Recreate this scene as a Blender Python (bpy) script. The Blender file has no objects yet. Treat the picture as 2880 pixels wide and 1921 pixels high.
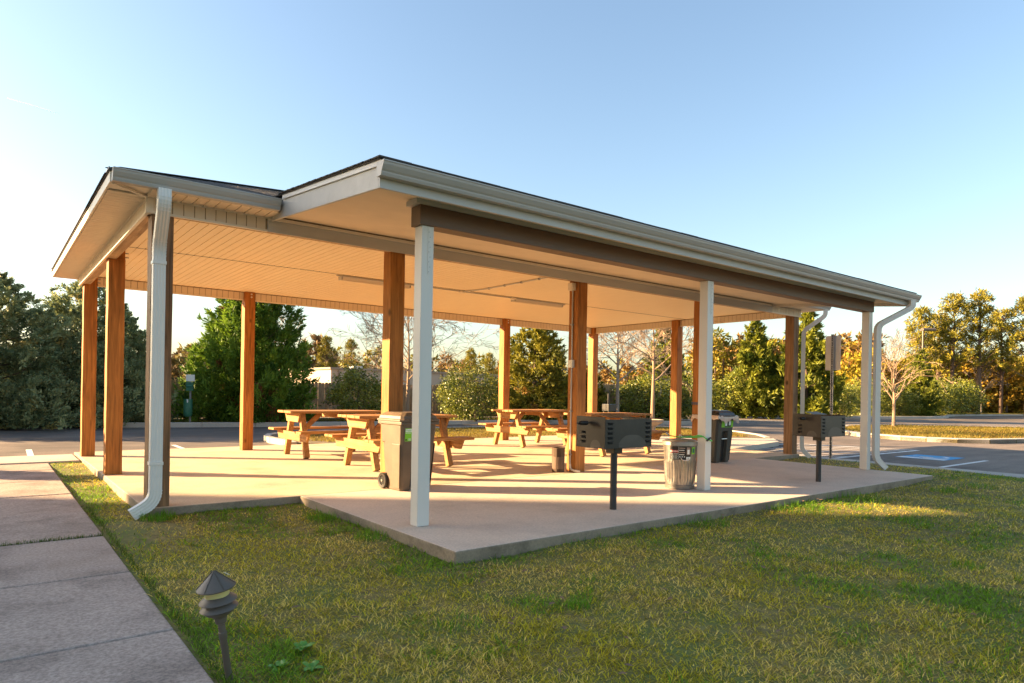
import bpy, math, random
import numpy as np
from mathutils import Vector, Matrix
random.seed(7); rng = np.random.default_rng(7)
S = bpy.context.scene
COL = S.collection

# ------------------------------------------------------------------ camera, sky, sun, exposure
YAW, ROLL = 0.9049, 0.0169
cam = bpy.data.cameras.new('camera'); camo = bpy.data.objects.new('camera', cam); COL.objects.link(camo)
cam.sensor_fit = 'HORIZONTAL'; cam.sensor_width = 36.0; cam.lens = 1875.8 / 2880 * 36
cam.shift_y = 144.6 / 2880; cam.clip_start = 0.05; cam.clip_end = 20000
F = Vector((math.cos(YAW), math.sin(YAW), 0)); R0 = Vector((math.sin(YAW), -math.cos(YAW), 0)); U0 = Vector((0, 0, 1))
R = R0 * math.cos(ROLL) + U0 * math.sin(ROLL); U = -R0 * math.sin(ROLL) + U0 * math.cos(ROLL)
m = Matrix((R, U, -F)).transposed().to_4x4(); m.translation = Vector((-2.9121, -4.996, 1.1699))
camo.matrix_world = m
S.camera = camo

SUN_EL = math.radians(17.5)
TO_SUN = Vector((-0.788 * math.cos(SUN_EL), 0.616 * math.cos(SUN_EL), math.sin(SUN_EL)))
world = bpy.data.worlds.new('World'); S.world = world; world.use_nodes = True
wn = world.node_tree.nodes; wl = world.node_tree.links
bg = wn['Background']; sky = wn.new('ShaderNodeTexSky'); sky.sky_type = 'NISHITA'; sky.sun_disc = False
sky.sun_elevation = SUN_EL; sky.sun_rotation = math.atan2(TO_SUN.x, TO_SUN.y)
sky.air_density = 1.2; sky.dust_density = 1.8; sky.ozone_density = 1.6; sky.altitude = 100
wl.new(sky.outputs[0], bg.inputs[0]); bg.inputs[1].default_value = 0.05
sun = bpy.data.lights.new('sun', 'SUN'); suno = bpy.data.objects.new('sun', sun); COL.objects.link(suno)
sun.energy = 4.5; sun.angle = math.radians(0.53); sun.color = (1.0, 0.68, 0.36)
suno.rotation_euler = TO_SUN.to_track_quat('Z', 'Y').to_euler(); suno.location = (-30, 25, 30)
S.view_settings.view_transform = 'Standard'; S.view_settings.look = 'None'
S.view_settings.exposure = 2.7; S.view_settings.gamma = 1.0; S.view_settings.use_curve_mapping = False

# ------------------------------------------------------------------ object helpers
def tag(o, label=None, cat=None, group=None, kind=None):
    if label: o['label'] = label
    if cat: o['category'] = cat
    if group: o['group'] = group
    if kind: o['kind'] = kind
    return o
def empty(name, loc=(0, 0, 0), rz=0.0):
    o = bpy.data.objects.new(name, None); COL.objects.link(o)
    o.location = loc; o.rotation_euler = (0, 0, rz); o.empty_display_size = 0.1
    return o
def link(name, me, parent=None, loc=None, rot=None):
    o = bpy.data.objects.new(name, me); COL.objects.link(o)
    if parent is not None: o.parent = parent
    if loc is not None: o.location = loc
    if rot is not None: o.rotation_euler = rot
    return o
def copy_tree(o, parent=None):
    c = o.copy(); COL.objects.link(c); c.parent = parent
    for ch in o.children: copy_tree(ch, c)
    return c

class MB:
    def __init__(s): s.v = []; s.f = []
    def add(s, vs, fs):
        n = len(s.v); s.v += [tuple(p) for p in vs]; s.f += [tuple(i + n for i in f) for f in fs]; return s
    def box(s, x0, y0, z0, x1, y1, z1):
        return s.add([(x0,y0,z0),(x1,y0,z0),(x1,y1,z0),(x0,y1,z0),(x0,y0,z1),(x1,y0,z1),(x1,y1,z1),(x0,y1,z1)],
                     [(0,3,2,1),(4,5,6,7),(0,1,5,4),(1,2,6,5),(2,3,7,6),(3,0,4,7)])
    def beam(s, a, b, w, h, up=(0,0,1)):
        a = Vector(a); b = Vector(b); d = (b - a).normalized(); up = Vector(up)
        sd = d.cross(up)
        if sd.length < 1e-4: sd = d.cross(Vector((1,0,0)))
        sd.normalize(); u = sd.cross(d).normalized(); sd *= w/2; u *= h/2
        return s.add([a-sd-u,a+sd-u,a+sd+u,a-sd+u,b-sd-u,b+sd-u,b+sd+u,b-sd+u],
                     [(0,1,2,3),(4,7,6,5),(0,4,5,1),(1,5,6,2),(2,6,7,3),(3,7,4,0)])
    def prism(s, poly, ext, axis):
        # poly 2d; axis 'x': (y,z) extruded along x, 'y': (x,z), 'z': (x,y)
        n = len(poly)
        def P(p, e): return {'x': (e, p[0], p[1]), 'y': (p[0], e, p[1]), 'z': (p[0], p[1], e)}[axis]
        vs = [P(p, ext[0]) for p in poly] + [P(p, ext[1]) for p in poly]
        fs = [tuple(range(n))[::-1], tuple(range(n, 2*n))] + [(i, (i+1) % n, n+(i+1) % n, n+i) for i in range(n)]
        return s.add(vs, fs)
    def tube(s, path, r, n=8, cap=True):
        path = [Vector(p) for p in path]; rs = r if isinstance(r, (list, tuple)) else [r]*len(path)
        vs = []; prev = None
        for i, p in enumerate(path):
            d = (path[min(i+1, len(path)-1)] - path[max(i-1, 0)]).normalized()
            if prev is None: prev = d.orthogonal().normalized()
            a = (prev - d * prev.dot(d)); a = a.normalized() if a.length > 1e-6 else d.orthogonal().normalized(); prev = a
            b = d.cross(a)
            for k in range(n):
                t = 2*math.pi*k/n; vs.append(p + (a*math.cos(t) + b*math.sin(t)) * rs[i])
        fs = []
        for i in range(len(path)-1):
            for k in range(n): fs.append((i*n+k, i*n+(k+1) % n, (i+1)*n+(k+1) % n, (i+1)*n+k))
        if cap: fs += [tuple(range(n))[::-1], tuple(range((len(path)-1)*n, len(path)*n))]
        return s.add(vs, fs)
    def lathe(s, prof, n=24, c=(0,0,0), a0=0, a1=2*math.pi, mod=None):
        full = abs(a1 - a0 - 2*math.pi) < 1e-6; cols = n if full else n+1; vs = []
        for (r, z) in prof:
            for k in range(cols):
                t = a0 + (a1-a0)*k/n; rr = r if mod is None else r + mod(t, z)
                vs.append((c[0]+rr*math.cos(t), c[1]+rr*math.sin(t), c[2]+z))
        fs = []
        for i in range(len(prof)-1):
            for k in range(n):
                k2 = (k+1) % cols if full else k+1
                fs.append((i*cols+k, i*cols+k2, (i+1)*cols+k2, (i+1)*cols+k))
        return s.add(vs, fs)
    def sweep(s, pts, bas, sec):
        n = len(sec); vs = []
        for p, (w, d) in zip(pts, bas):
            p = Vector(p); w = Vector(w); d = Vector(d)
            vs += [p + w*a + d*b for a, b in sec]
        fs = [(i*n+k, i*n+(k+1) % n, (i+1)*n+(k+1) % n, (i+1)*n+k) for i in range(len(pts)-1) for k in range(n)]
        fs += [tuple(range(n))[::-1], tuple(range((len(pts)-1)*n, len(pts)*n))]
        return s.add(vs, fs)
    def mesh(s, name, mat, smooth=False):
        me = bpy.data.meshes.new(name); me.from_pydata(s.v, [], s.f); me.validate()
        if mat: me.materials.append(mat)
        if smooth: me.polygons.foreach_set('use_smooth', [True]*len(me.polygons))
        import bmesh
        bm = bmesh.new(); bm.from_mesh(me); bmesh.ops.recalc_face_normals(bm, faces=bm.faces); bm.to_mesh(me); bm.free()
        return me
    def build(s, name, mat, parent=None, smooth=False, bevel=0, loc=None, rot=None):
        o = link(name, s.mesh(name, mat, smooth), parent, loc, rot)
        if bevel:
            b = o.modifiers.new('bevel', 'BEVEL'); b.width = bevel; b.segments = 2; b.limit_method = 'ANGLE'; b.angle_limit = math.radians(40)
        if smooth:
            o.data.set_sharp_from_angle(angle=math.radians(35))
        return o

def quad_mesh(name, V, mat, tint=None):
    """V: (N,k,3) with k = 4 or 6 (two stacked quads); tint (N,3)"""
    N, k, _ = V.shape; me = bpy.data.meshes.new(name)
    me.vertices.add(N*k); me.vertices.foreach_set('co', V.reshape(-1).astype(np.float32))
    base = (np.arange(N)*k)[:, None]
    if k == 4: idx = base + np.array([0,1,2,3])
    else: idx = np.concatenate([base + np.array([0,1,2,3]), base + np.array([3,2,4,5])], 1)
    idx = idx.reshape(-1); nl = len(idx)
    me.loops.add(nl); me.loops.foreach_set('vertex_index', idx.astype(np.int32))
    me.polygons.add(nl//4); me.polygons.foreach_set('loop_start', np.arange(0, nl, 4, dtype=np.int32))
    if tint is not None:
        a = me.color_attributes.new('tint', 'FLOAT_COLOR', 'POINT')
        c = np.ones((N, k, 4), np.float32); c[:, :, :3] = tint[:, None, :]
        a.data.foreach_set('color', c.reshape(-1))
    me.update(calc_edges=True); me.materials.append(mat)
    return me
def unit(a): return a / np.maximum(np.linalg.norm(a, axis=-1, keepdims=True), 1e-9)
def kites(p, d, ln, w):
    """kite shaped leaf quads from base p along d"""
    N = len(p); r = unit(rng.normal(size=(N, 3))); s = unit(np.cross(d, r)) * w[:, None]; D = d * ln[:, None]
    return np.stack([p, p + D*0.45 + s, p + D, p + D*0.45 - s], 1)

# ------------------------------------------------------------------ materials
MAT = {}
def nodes_of(name):
    m = bpy.data.materials.new(name); m.use_nodes = True; MAT[name] = m
    return m, m.node_tree.nodes, m.node_tree.links, m.node_tree.nodes['Principled BSDF']
def coords(n, l, scale=(1,1,1), rand=True):
    tc = n.new('ShaderNodeTexCoord'); mp = n.new('ShaderNodeMapping'); l.new(tc.outputs['Object'], mp.inputs['Vector'])
    mp.inputs['Scale'].default_value = scale
    if rand:
        oi = n.new('ShaderNodeObjectInfo'); mu = n.new('ShaderNodeVectorMath'); mu.operation = 'SCALE'
        cb = n.new('ShaderNodeCombineXYZ')
        for i in range(3): l.new(oi.outputs['Random'], cb.inputs[i])
        l.new(cb.outputs[0], mu.inputs[0]); mu.inputs['Scale'].default_value = 37.0
        l.new(mu.outputs[0], mp.inputs['Location'])
    return mp
def noise(n, l, mp, scale, detail=6, rough=0.55, dist=0.0):
    t = n.new('ShaderNodeTexNoise'); t.inputs['Scale'].default_value = scale; t.inputs['Detail'].default_value = detail
    t.inputs['Roughness'].default_value = rough; t.inputs['Distortion'].default_value = dist
    l.new(mp.outputs[0], t.inputs['Vector']); return t
def ramp(n, l, src, stops):
    r = n.new('ShaderNodeValToRGB'); e = r.color_ramp.elements
    while len(e) < len(stops): e.new(0.5)
    for el, (p, c) in zip(e, stops): el.position = p; el.color = (*c, 1)
    l.new(src, r.inputs[0]); return r
def mixc(n, l, fac, a, b, mode='MIX'):
    x = n.new('ShaderNodeMix'); x.data_type = 'RGBA'; x.blend_type = mode
    if hasattr(fac, 'is_linked') or hasattr(fac, 'links'): l.new(fac, x.inputs[0])
    else: x.inputs[0].default_value = fac
    for k, q in ((6, a), (7, b)):
        if isinstance(q, tuple): x.inputs[k].default_value = (*q, 1)
        else: l.new(q, x.inputs[k])
    return x.outputs[2]
def mul(c, k): return tuple(min(1.0, a*k) for a in c)
def simple(name, col, rough=0.6, var=0.12, scale=6, bump=0.06, bscale=60, stretch=(1,1,1), metal=0.0, spec=0.5, spots=None, rand=True):
    m, n, l, b = nodes_of(name); mp = coords(n, l, stretch, rand)
    t = noise(n, l, mp, scale); r = ramp(n, l, t.outputs[0], [(0.3, mul(col, 1-var)), (0.55, col), (0.75, mul(col, 1+var))])
    out = r.outputs[0]
    if spots:
        t3 = noise(n, l, mp, spots[1], 8, 0.7); r3 = ramp(n, l, t3.outputs[0], [(spots[2], (0,0,0)), (spots[3], (1,1,1))])
        out = mixc(n, l, r3.outputs[0], out, spots[0])
    l.new(out, b.inputs['Base Color']); b.inputs['Roughness'].default_value = rough; b.inputs['Metallic'].default_value = metal
    b.inputs['Specular IOR Level'].default_value = spec
    if bump:
        t2 = noise(n, l, mp, bscale, 4); bp = n.new('ShaderNodeBump'); bp.inputs['Strength'].default_value = min(1, bump*4); bp.inputs['Distance'].default_value = 0.004
        l.new(t2.outputs[0], bp.inputs['Height']); l.new(bp.outputs[0], b.inputs['Normal'])
    return m
def wood(name, col, axis='z', dark=0.45, rough=0.6, knots=True, grain=10.0):
    m, n, l, b = nodes_of(name); k = {'x': (0.06,1,1), 'y': (1,0.06,1), 'z': (1,1,0.06)}[axis]
    mp = coords(n, l, k); t = noise(n, l, mp, grain*2.2, 8, 0.62, 1.2)
    r = ramp(n, l, t.outputs[0], [(0.30, mul(col, dark)), (0.42, mul(col, 0.72)), (0.56, col), (0.72, mul(col, 1.35))])
    mp2 = coords(n, l, (1,1,0.45)); t2 = noise(n, l, mp2, 2.3, 3); r2 = ramp(n, l, t2.outputs[0], [(0.35, (0.78,0.72,0.68)), (0.65, (1.0,1.0,1.0))])
    out = mixc(n, l, 1.0, r.outputs[0], r2.outputs[0], 'MULTIPLY')
    if knots:
        kk = {'x': (0.55,1,1), 'y': (1,0.55,1), 'z': (1,1,0.55)}[axis]
        mp3 = coords(n, l, kk); v = n.new('ShaderNodeTexVoronoi'); v.inputs['Scale'].default_value = 3.1; l.new(mp3.outputs[0], v.inputs['Vector'])
        r3 = ramp(n, l, v.outputs['Distance'], [(0.05, (1,1,1)), (0.11, (0,0,0))])
        out = mixc(n, l, r3.outputs[0], out, mul(col, 0.22))
    l.new(out, b.inputs['Base Color']); b.inputs['Roughness'].default_value = rough; b.inputs['Specular IOR Level'].default_value = 0.25
    bp = n.new('ShaderNodeBump'); bp.inputs['Strength'].default_value = 0.35; bp.inputs['Distance'].default_value = 0.004
    l.new(t.outputs[0], bp.inputs['Height']); l.new(bp.outputs[0], b.inputs['Normal'])
    return m
def concrete(name, col, stain=0.25, warm=(0.30,0.20,0.11), scale=1.0, speck=0.84):
    m, n, l, b = nodes_of(name); mp = coords(n, l)
    t = noise(n, l, mp, 1.1*scale, 9, 0.65); r = ramp(n, l, t.outputs[0], [(0.3, mul(col, 1-stain)), (0.5, col), (0.72, mul(col, 1.12))])
    t2 = noise(n, l, mp, 55, 4, 0.7); r2 = ramp(n, l, t2.outputs[0], [(0.35, (speck,)*3), (0.62, (1.08,)*3)])
    o = mixc(n, l, 1.0, r.outputs[0], r2.outputs[0], 'MULTIPLY')
    t3 = noise(n, l, mp, 0.8*scale, 5, 0.6, 0.8); r3 = ramp(n, l, t3.outputs[0], [(0.55, (0,0,0)), (0.8, (0.5,0.5,0.5))])
    o = mixc(n, l, r3.outputs[0], o, warm)
    mp4 = coords(n, l, (1,1,1)); t4 = noise(n, l, mp4, 13, 2); r4 = ramp(n, l, t4.outputs[0], [(0.74, (0,0,0)), (0.78, (0.6,0.6,0.6))])
    o = mixc(n, l, r4.outputs[0], o, mul(col, 0.45))
    l.new(o, b.inputs['Base Color']); b.inputs['Roughness'].default_value = 0.85; b.inputs['Specular IOR Level'].default_value = 0.25
    bp = n.new('ShaderNodeBump'); bp.inputs['Strength'].default_value = 0.3; bp.inputs['Distance'].default_value = 0.003
    l.new(t2.outputs[0], bp.inputs['Height']); l.new(bp.outputs[0], b.inputs['Normal'])
    return m
def leafy(name, rough=0.55, trans=0.3, gain=(1,1,1), spec=0.3):
    m, n, l, b = nodes_of(name); at = n.new('ShaderNodeAttribute'); at.attribute_name = 'tint'
    c = mixc(n, l, 1.0, at.outputs['Color'], gain, 'MULTIPLY')
    l.new(c, b.inputs['Base Color']); b.inputs['Roughness'].default_value = rough; b.inputs['Specular IOR Level'].default_value = spec
    tr = n.new('ShaderNodeBsdfTranslucent'); l.new(c, tr.inputs['Color'])
    mx = n.new('ShaderNodeMixShader'); mx.inputs[0].default_value = trans
    l.new(b.outputs[0], mx.inputs[1]); l.new(tr.outputs[0], mx.inputs[2]); l.new(mx.outputs[0], n['Material Output'].inputs['Surface'])
    return m

STAIN = (0.45, 0.18, 0.040)
wood('stained_post', STAIN, 'z'); wood('weathered_post', (0.30, 0.17, 0.085), 'z', 0.4)
wood('table_wood', (0.46, 0.235, 0.08), 'x', 0.5, grain=9); wood('table_wood_cross', (0.46, 0.235, 0.08), 'y', 0.5, grain=9)
wood('beam_ply', (0.50, 0.34, 0.20), 'y', 0.6, knots=False); wood('fence_wood', (0.40, 0.30, 0.19), 'z', 0.5, 0.85, grain=14)
wood('fence_wood_light', (0.42, 0.32, 0.22), 'z', 0.6, 0.85, grain=14)
wood('log_wood', (0.10, 0.07, 0.05), 'z', 0.35, 0.9, grain=12)
simple('vinyl_white', (0.76, 0.67, 0.54), 0.45, 0.03, 3, 0.02, 20)
simple('vinyl_trim', (0.70, 0.59, 0.45), 0.45, 0.04, 3, 0.02, 20)
simple('painted_board', (0.52, 0.50, 0.47), 0.55, 0.08, 4, 0.12, 30, (0.15,1,1), spots=((0.36,0.35,0.33), 3.0, 0.55, 0.85))
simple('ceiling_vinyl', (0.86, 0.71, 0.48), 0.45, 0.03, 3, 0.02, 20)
simple('groove', (0.30, 0.22, 0.14), 0.7, 0.05, 3, 0)
simple('soffit_ply', (0.68, 0.57, 0.43), 0.6, 0.06, 3, 0.04, 30, spots=((0.42,0.34,0.24), 2.2, 0.62, 0.9))
simple('white_paint', (0.68, 0.64, 0.575), 0.4, 0.03, 3, 0.05, 25, (1,1,0.1), spots=((0.55,0.54,0.49), 2.6, 0.66, 0.85))
simple('gutter_metal', (0.42, 0.385, 0.345), 0.35, 0.03, 2, 0.0)
simple('downspout_metal', (0.76, 0.715, 0.65), 0.3, 0.03, 2, 0.0, spots=((0.60,0.58,0.54), 4.0, 0.68, 0.85))
simple('brown_beam', (0.135, 0.075, 0.042), 0.5, 0.12, 5, 0.05, 40, (0.2,1,1))
simple('shingle_grey', (0.075, 0.066, 0.06), 0.9, 0.35, 9, 0.2, 120)
simple('drip_metal', (0.60, 0.57, 0.54), 0.4, 0.03, 2, 0)
simple('dark_steel', (0.022, 0.0175, 0.014), 0.42, 0.3, 5, 0.04, 90, metal=0.0, spec=0.45, spots=((0.048,0.035,0.025), 2.0, 0.5, 0.8))
simple('worn_steel', (0.075, 0.066, 0.06), 0.38, 0.2, 6, 0.03, 90, metal=0.25)
simple('black_hole', (0.004, 0.004, 0.004), 0.9, 0.0, 5, 0)
simple('post_steel', (0.035, 0.032, 0.032), 0.5, 0.3, 6, 0.08, 80)
simple('galvanised', (0.34, 0.325, 0.30), 0.28, 0.15, 18, 0.02, 90, metal=0.85)
simple('lid_metal', (0.36, 0.34, 0.31), 0.4, 0.15, 12, 0.02, 90, metal=0.75)
simple('cart_plastic', (0.050, 0.045, 0.036), 0.5, 0.2, 5, 0.05, 200)
simple('cart_brown', (0.115, 0.080, 0.050), 0.5, 0.2, 5, 0.05, 200)
simple('black_plastic', (0.016, 0.015, 0.014), 0.35, 0.2, 5, 0.03, 120)
simple('wheel_rim', (0.20, 0.17, 0.14), 0.5, 0.15, 6, 0)
simple('sticker_green', (0.20, 0.55, 0.02), 0.5, 0.03, 5, 0)
simple('sticker_white', (0.75, 0.78, 0.72), 0.5, 0.03, 5, 0)
simple('sticker_black', (0.012, 0.011, 0.011), 0.4, 0.1, 5, 0)
simple('sticker_red', (0.45, 0.03, 0.02), 0.45, 0.05, 5, 0)
simple('bar_metal', (0.6, 0.6, 0.58), 0.3, 0.05, 5, 0, metal=0.8)
simple('bungee_green', (0.06, 0.55, 0.08), 0.5, 0.2, 30, 0)
simple('cord_blue', (0.06, 0.09, 0.16), 0.6, 0.2, 30, 0)
simple('conduit_grey', (0.48, 0.46, 0.43), 0.4, 0.05, 5, 0, metal=0.2)
simple('lamp_brown', (0.115, 0.092, 0.070), 0.45, 0.15, 10, 0.04, 120)
simple('station_green', (0.03, 0.15, 0.09), 0.5, 0.2, 6, 0.02, spots=((0.12,0.22,0.16), 3, 0.55, 0.8))
simple('sign_back', (0.48, 0.44, 0.40), 0.45, 0.06, 3, 0, metal=0.3)
simple('channel_steel', (0.33, 0.33, 0.33), 0.45, 0.12, 12, 0.03, 80, metal=0.5)
simple('stone_planter', (0.28, 0.21, 0.16), 0.85, 0.2, 8, 0.15, 40)
simple('wall_beige', (0.46, 0.35, 0.26), 0.75, 0.05, 1, 0.03, 20)
simple('wall_tan', (0.30, 0.23, 0.17), 0.75, 0.05, 1, 0.03, 20)
simple('roof_dark', (0.08, 0.075, 0.07), 0.9, 0.15, 2, 0.1)
simple('window_glass', (0.05, 0.06, 0.07), 0.08, 0.05, 1, 0)
simple('paint_white_line', (0.70, 0.69, 0.66), 0.7, 0.12, 4, 0.1, 60, spots=((0.25,0.25,0.25), 7.0, 0.6, 0.75))
simple('paint_blue', (0.03, 0.28, 0.55), 0.7, 0.12, 4, 0.1, 60)
simple('bark_grey', (0.30, 0.24, 0.18), 0.85, 0.3, 5, 0.25, 30, (1,1,0.3))
simple('bark_brown', (0.13, 0.085, 0.06), 0.9, 0.3, 5, 0.3, 25, (1,1,0.3))
simple('bark_pale', (0.30, 0.205, 0.13), 0.85, 0.25, 5, 0.2, 30, (1,1,0.3))
simple('soil', (0.21, 0.17, 0.05), 0.95, 0.5, 14, 0.4, 60, spots=((0.11,0.14,0.025), 2.2, 0.42, 0.62), rand=False)
simple('verge_soil', (0.16, 0.115, 0.06), 0.95, 0.35, 3, 0.3, 60, spots=((0.11,0.11,0.035), 0.5, 0.45, 0.65), rand=False)
simple('far_ground', (0.12, 0.10, 0.05), 0.95, 0.3, 0.05, 0.0, 60, rand=False)
simple('bag_plastic', (0.55, 0.42, 0.34), 0.35, 0.12, 9, 0.15, 35)
simple('leaf_litter', (0.20, 0.12, 0.07), 0.9, 0.3, 20, 0)
concrete('patio_concrete', (0.55, 0.44, 0.305), 0.25, (0.42,0.29,0.15))
concrete('front_concrete', (0.60, 0.49, 0.385), 0.2, (0.36,0.29,0.22))
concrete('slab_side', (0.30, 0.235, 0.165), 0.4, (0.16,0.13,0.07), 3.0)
concrete('walk_concrete', (0.43, 0.345, 0.285), 0.45, (0.20,0.145,0.10), 1.6, 0.6)
concrete('kerb_concrete', (0.46, 0.41, 0.345), 0.15, (0.4,0.33,0.25))
# asphalt: dark, sealed in patches
m, n, l, b = nodes_of('asphalt'); mp = coords(n, l, (1,1,1), False)
t = noise(n, l, mp, 0.22, 6, 0.6, 1.0); r = ramp(n, l, t.outputs[0], [(0.42, (0.12,0.098,0.082)), (0.5, (0.165,0.132,0.108)), (0.6, (0.21,0.168,0.135))])
mpb = coords(n, l, (0.25,1.6,1), False); tb = noise(n, l, mpb, 1.6, 5, 0.6); rb = ramp(n, l, tb.outputs[0], [(0.35, (0.8,0.8,0.8)), (0.65, (1.12,1.12,1.12))])
o = mixc(n, l, 1.0, r.outputs[0], rb.outputs[0], 'MULTIPLY')
t2 = noise(n, l, mp, 45, 4, 0.7); r2 = ramp(n, l, t2.outputs[0], [(0.35, (0.75,0.75,0.75)), (0.62, (1.1,1.1,1.1)), (0.75, (1.7,1.7,1.7))])
o = mixc(n, l, 1.0, o, r2.outputs[0], 'MULTIPLY'); l.new(o, b.inputs['Base Color']); b.inputs['Roughness'].default_value = 0.85; b.inputs['Specular IOR Level'].default_value = 0.3
leafy('grass_blade', 0.6, 0.5); leafy('foliage', 0.6, 0.32); leafy('glossy_leaf', 0.4, 0.2, spec=0.5); leafy('needles', 0.6, 0.2)
# lamp lens
m, n, l, b = nodes_of('lamp_lens'); b.inputs['Base Color'].default_value = (0.60, 0.50, 0.20, 1); b.inputs['Roughness'].default_value = 0.35
b.inputs['Subsurface Weight'].default_value = 0.3
# contrail vapour
m, n, l, b = nodes_of('contrail_ice'); n.remove(b); pv = n.new('ShaderNodeVolumePrincipled'); pv.inputs['Density'].default_value = .06; pv.inputs['Anisotropy'].default_value = .5; pv.inputs['Color'].default_value = (1,1,1,1); l.new(pv.outputs[0], n['Material Output'].inputs['Volume'])
M = MAT

# ------------------------------------------------------------------ ground, slabs, lot
def flat(name, poly, z, mat, label=None, thick=0.0):
    mb = MB()
    if thick: mb.prism(poly, (z - thick, z), 'z')
    else: mb.add([(x, y, z) for x, y in poly], [tuple(range(len(poly)))])
    o = mb.build(name, M[mat]); tag(o, kind='structure'); return o
flat('ground', [(-600,-600),(600,-600),(600,600),(-600,600)], -0.30, 'far_ground')
flat('parking_lot', [(-60,8.8),(2.6,8.8),(10.2,8.8),(10.9,4.2),(11.4,4.0),(11.4,-60),(110,-60),(110,60),(-60,60)], -0.14, 'asphalt')
# lawn sheet with gentle unevenness
def hnoise(x, y): return 0.012*math.sin(1.7*x+0.6*y) + 0.010*math.sin(2.3*y-1.1*x+1.0) + 0.006*math.sin(5.1*x+3.3*y)
def lawn_z(x, y): return -0.085 + hnoise(x, y)
mb = MB(); nx, ny = 90, 90; x0, x1, y0, y1 = -2.17, 10.72, -9.0, 8.9
for j in range(ny+1):
    for i in range(nx+1):
        x = x0+(x1-x0)*i/nx; y = y0+(y1-y0)*j/ny; mb.v.append((x, y, lawn_z(x, y)))
for j in range(ny):
    for i in range(nx):
        xm = x0+(x1-x0)*(i+.5)/nx; ym = y0+(y1-y0)*(j+.5)/ny
        if -1.3 < xm < 9.9 and ym > 2.7: continue
        a = j*(nx+1)+i; mb.f.append((a, a+1, a+nx+2, a+nx+1))
o = mb.build('lawn', M['soil'], smooth=True); tag(o, kind='structure')
flat('left_lawn', [(-60,-60),(-4.2,-60),(-4.2,7.7),(-60,7.7)], -0.085, 'soil')
# patio slabs
def slab(name, x0, y0, x1, y1, z1, mat, bev=0.012):
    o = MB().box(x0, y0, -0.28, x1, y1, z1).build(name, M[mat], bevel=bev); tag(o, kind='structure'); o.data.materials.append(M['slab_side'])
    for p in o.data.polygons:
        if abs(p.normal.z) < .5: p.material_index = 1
    return o
slab('patio', -1.71, 2.19, 10.35, 8.95, 0.0, 'patio_concrete')
slab('front_patio', -0.206, -0.913, 8.618, 2.178, 0.002, 'front_concrete')
# dark saw-cut joints in the main patio
# walkway: each poured panel its own piece
wk = empty('walkway', (0, 0, 0)); tag(wk, kind='structure')
pm = MB().box(-1.02, -0.657, -0.15, 1.02, 0.657, 0).mesh('walk_panel', M['walk_concrete'])
yy = -6.6
while yy < 7.7:
    o = link('walk_panel', pm, wk, (-3.17, yy+0.665, -0.055 + random.uniform(-0.004, 0.004)), (0, 0, random.uniform(-0.003, 0.003)))
    b = o.modifiers.new('bevel', 'BEVEL'); b.width = 0.012; b.segments = 2
    yy += 1.33
sw = empty('kerb_walk', (0,0,0)); tag(sw, kind='structure')
for k in range(8):
    xx = -1.725 - (k+1)*1.52
    MB().box(xx, 7.72, -0.25, xx+1.512, 8.93, -0.03).build('walk_panel', M['kerb_concrete'], sw, bevel=0.012)
# right hand gutter strip along the lot
gs = empty('gutter_strip', (0,0,0)); tag(gs, kind='structure')
for k in range(9):
    yt = 4.0 - k*2.4
    MB().box(10.72, yt-2.392, -0.28, 11.48, yt, -0.115).build('walk_panel', M['kerb_concrete'], gs, bevel=0.01)
flat('side_path', [(10.352,3.9),(10.9,4.0),(13.9,4.7),(15.0,5.5),(13.9,6.2),(12.0,8.1),(10.352,8.9)], -0.02, 'kerb_concrete', thick=0.2)

def kerb_loop(name, pts, w, z0, z1, closed=True, mat='kerb_concrete'):
    """kerb stones following a polyline"""
    root = empty(name, (pts[0][0], pts[0][1], z0)); tag(root, kind='structure'); base = Vector((pts[0][0], pts[0][1], z0))
    P = [Vector((x, y, 0)) for x, y in pts]; n = len(P)
    def nrm(i):
        a = P[(i-1) % n] if closed or i > 0 else P[i]; c = P[(i+1) % n] if closed or i < n-1 else P[i]
        d = (c-a).normalized(); return Vector((-d.y, d.x, 0))
    rng_i = range(n if closed else n-1)
    for i in rng_i:
        j = (i+1) % n; a, c = P[i], P[j]; na, nc = nrm(i)*w, nrm(j)*w
        e = (c-a).normalized()*0.004
        v = [a+e, c-e, c-e+nc, a+e+na]
        mb = MB().add([(p.x, p.y, z0) for p in v] + [(p.x, p.y, z1) for p in v], [(0,3,2,1),(4,5,6,7),(0,1,5,4),(1,2,6,5),(2,3,7,6),(3,0,4,7)])
        mb.v = [(x-base.x, y-base.y, z-base.z) for x, y, z in mb.v]
        mb.build('kerb_stone', M[mat], root, bevel=0.015)
    return root
def smooth_loop(pts, closed=True, k=3):
    P = [Vector((x, y)) for x, y in pts]; n = len(P); out = []
    for i in range(n if closed else n-1):
        p0, p1, p2, p3 = P[(i-1) % n if closed else max(i-1,0)], P[i], P[(i+1) % n], P[(i+2) % n if closed else min(i+2,n-1)]
        for s in range(k):
            t = s/k; out.append(0.5*((2*p1) + (p2-p0)*t + (2*p0-5*p1+4*p2-p3)*t*t + (3*p1-p0-3*p2+p3)*t**3))
    if not closed: out.append(P[-1])
    return [(p.x, p.y) for p in out]
ISL_M = smooth_loop([(10.5,9.05),(3.3,9.05),(2.65,10.4),(2.7,12.0),(3.6,13.1),(6.5,13.6),(9.7,13.7),(14.5,12.9),(17.6,11.0),(17.2,8.2),(15.2,5.9),(14.0,6.4),(12.2,8.2)], True, 2)
ISL_R = smooth_loop([(20.4,4.9),(20.2,3.4),(21.2,2.0),(24.0,1.2),(28,-1.0),(33,-3.5),(37,-1.5),(36,2.5),(32.5,6.4),(28.6,9.2),(24.5,8.4),(21.6,6.8)], True, 2)
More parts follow.
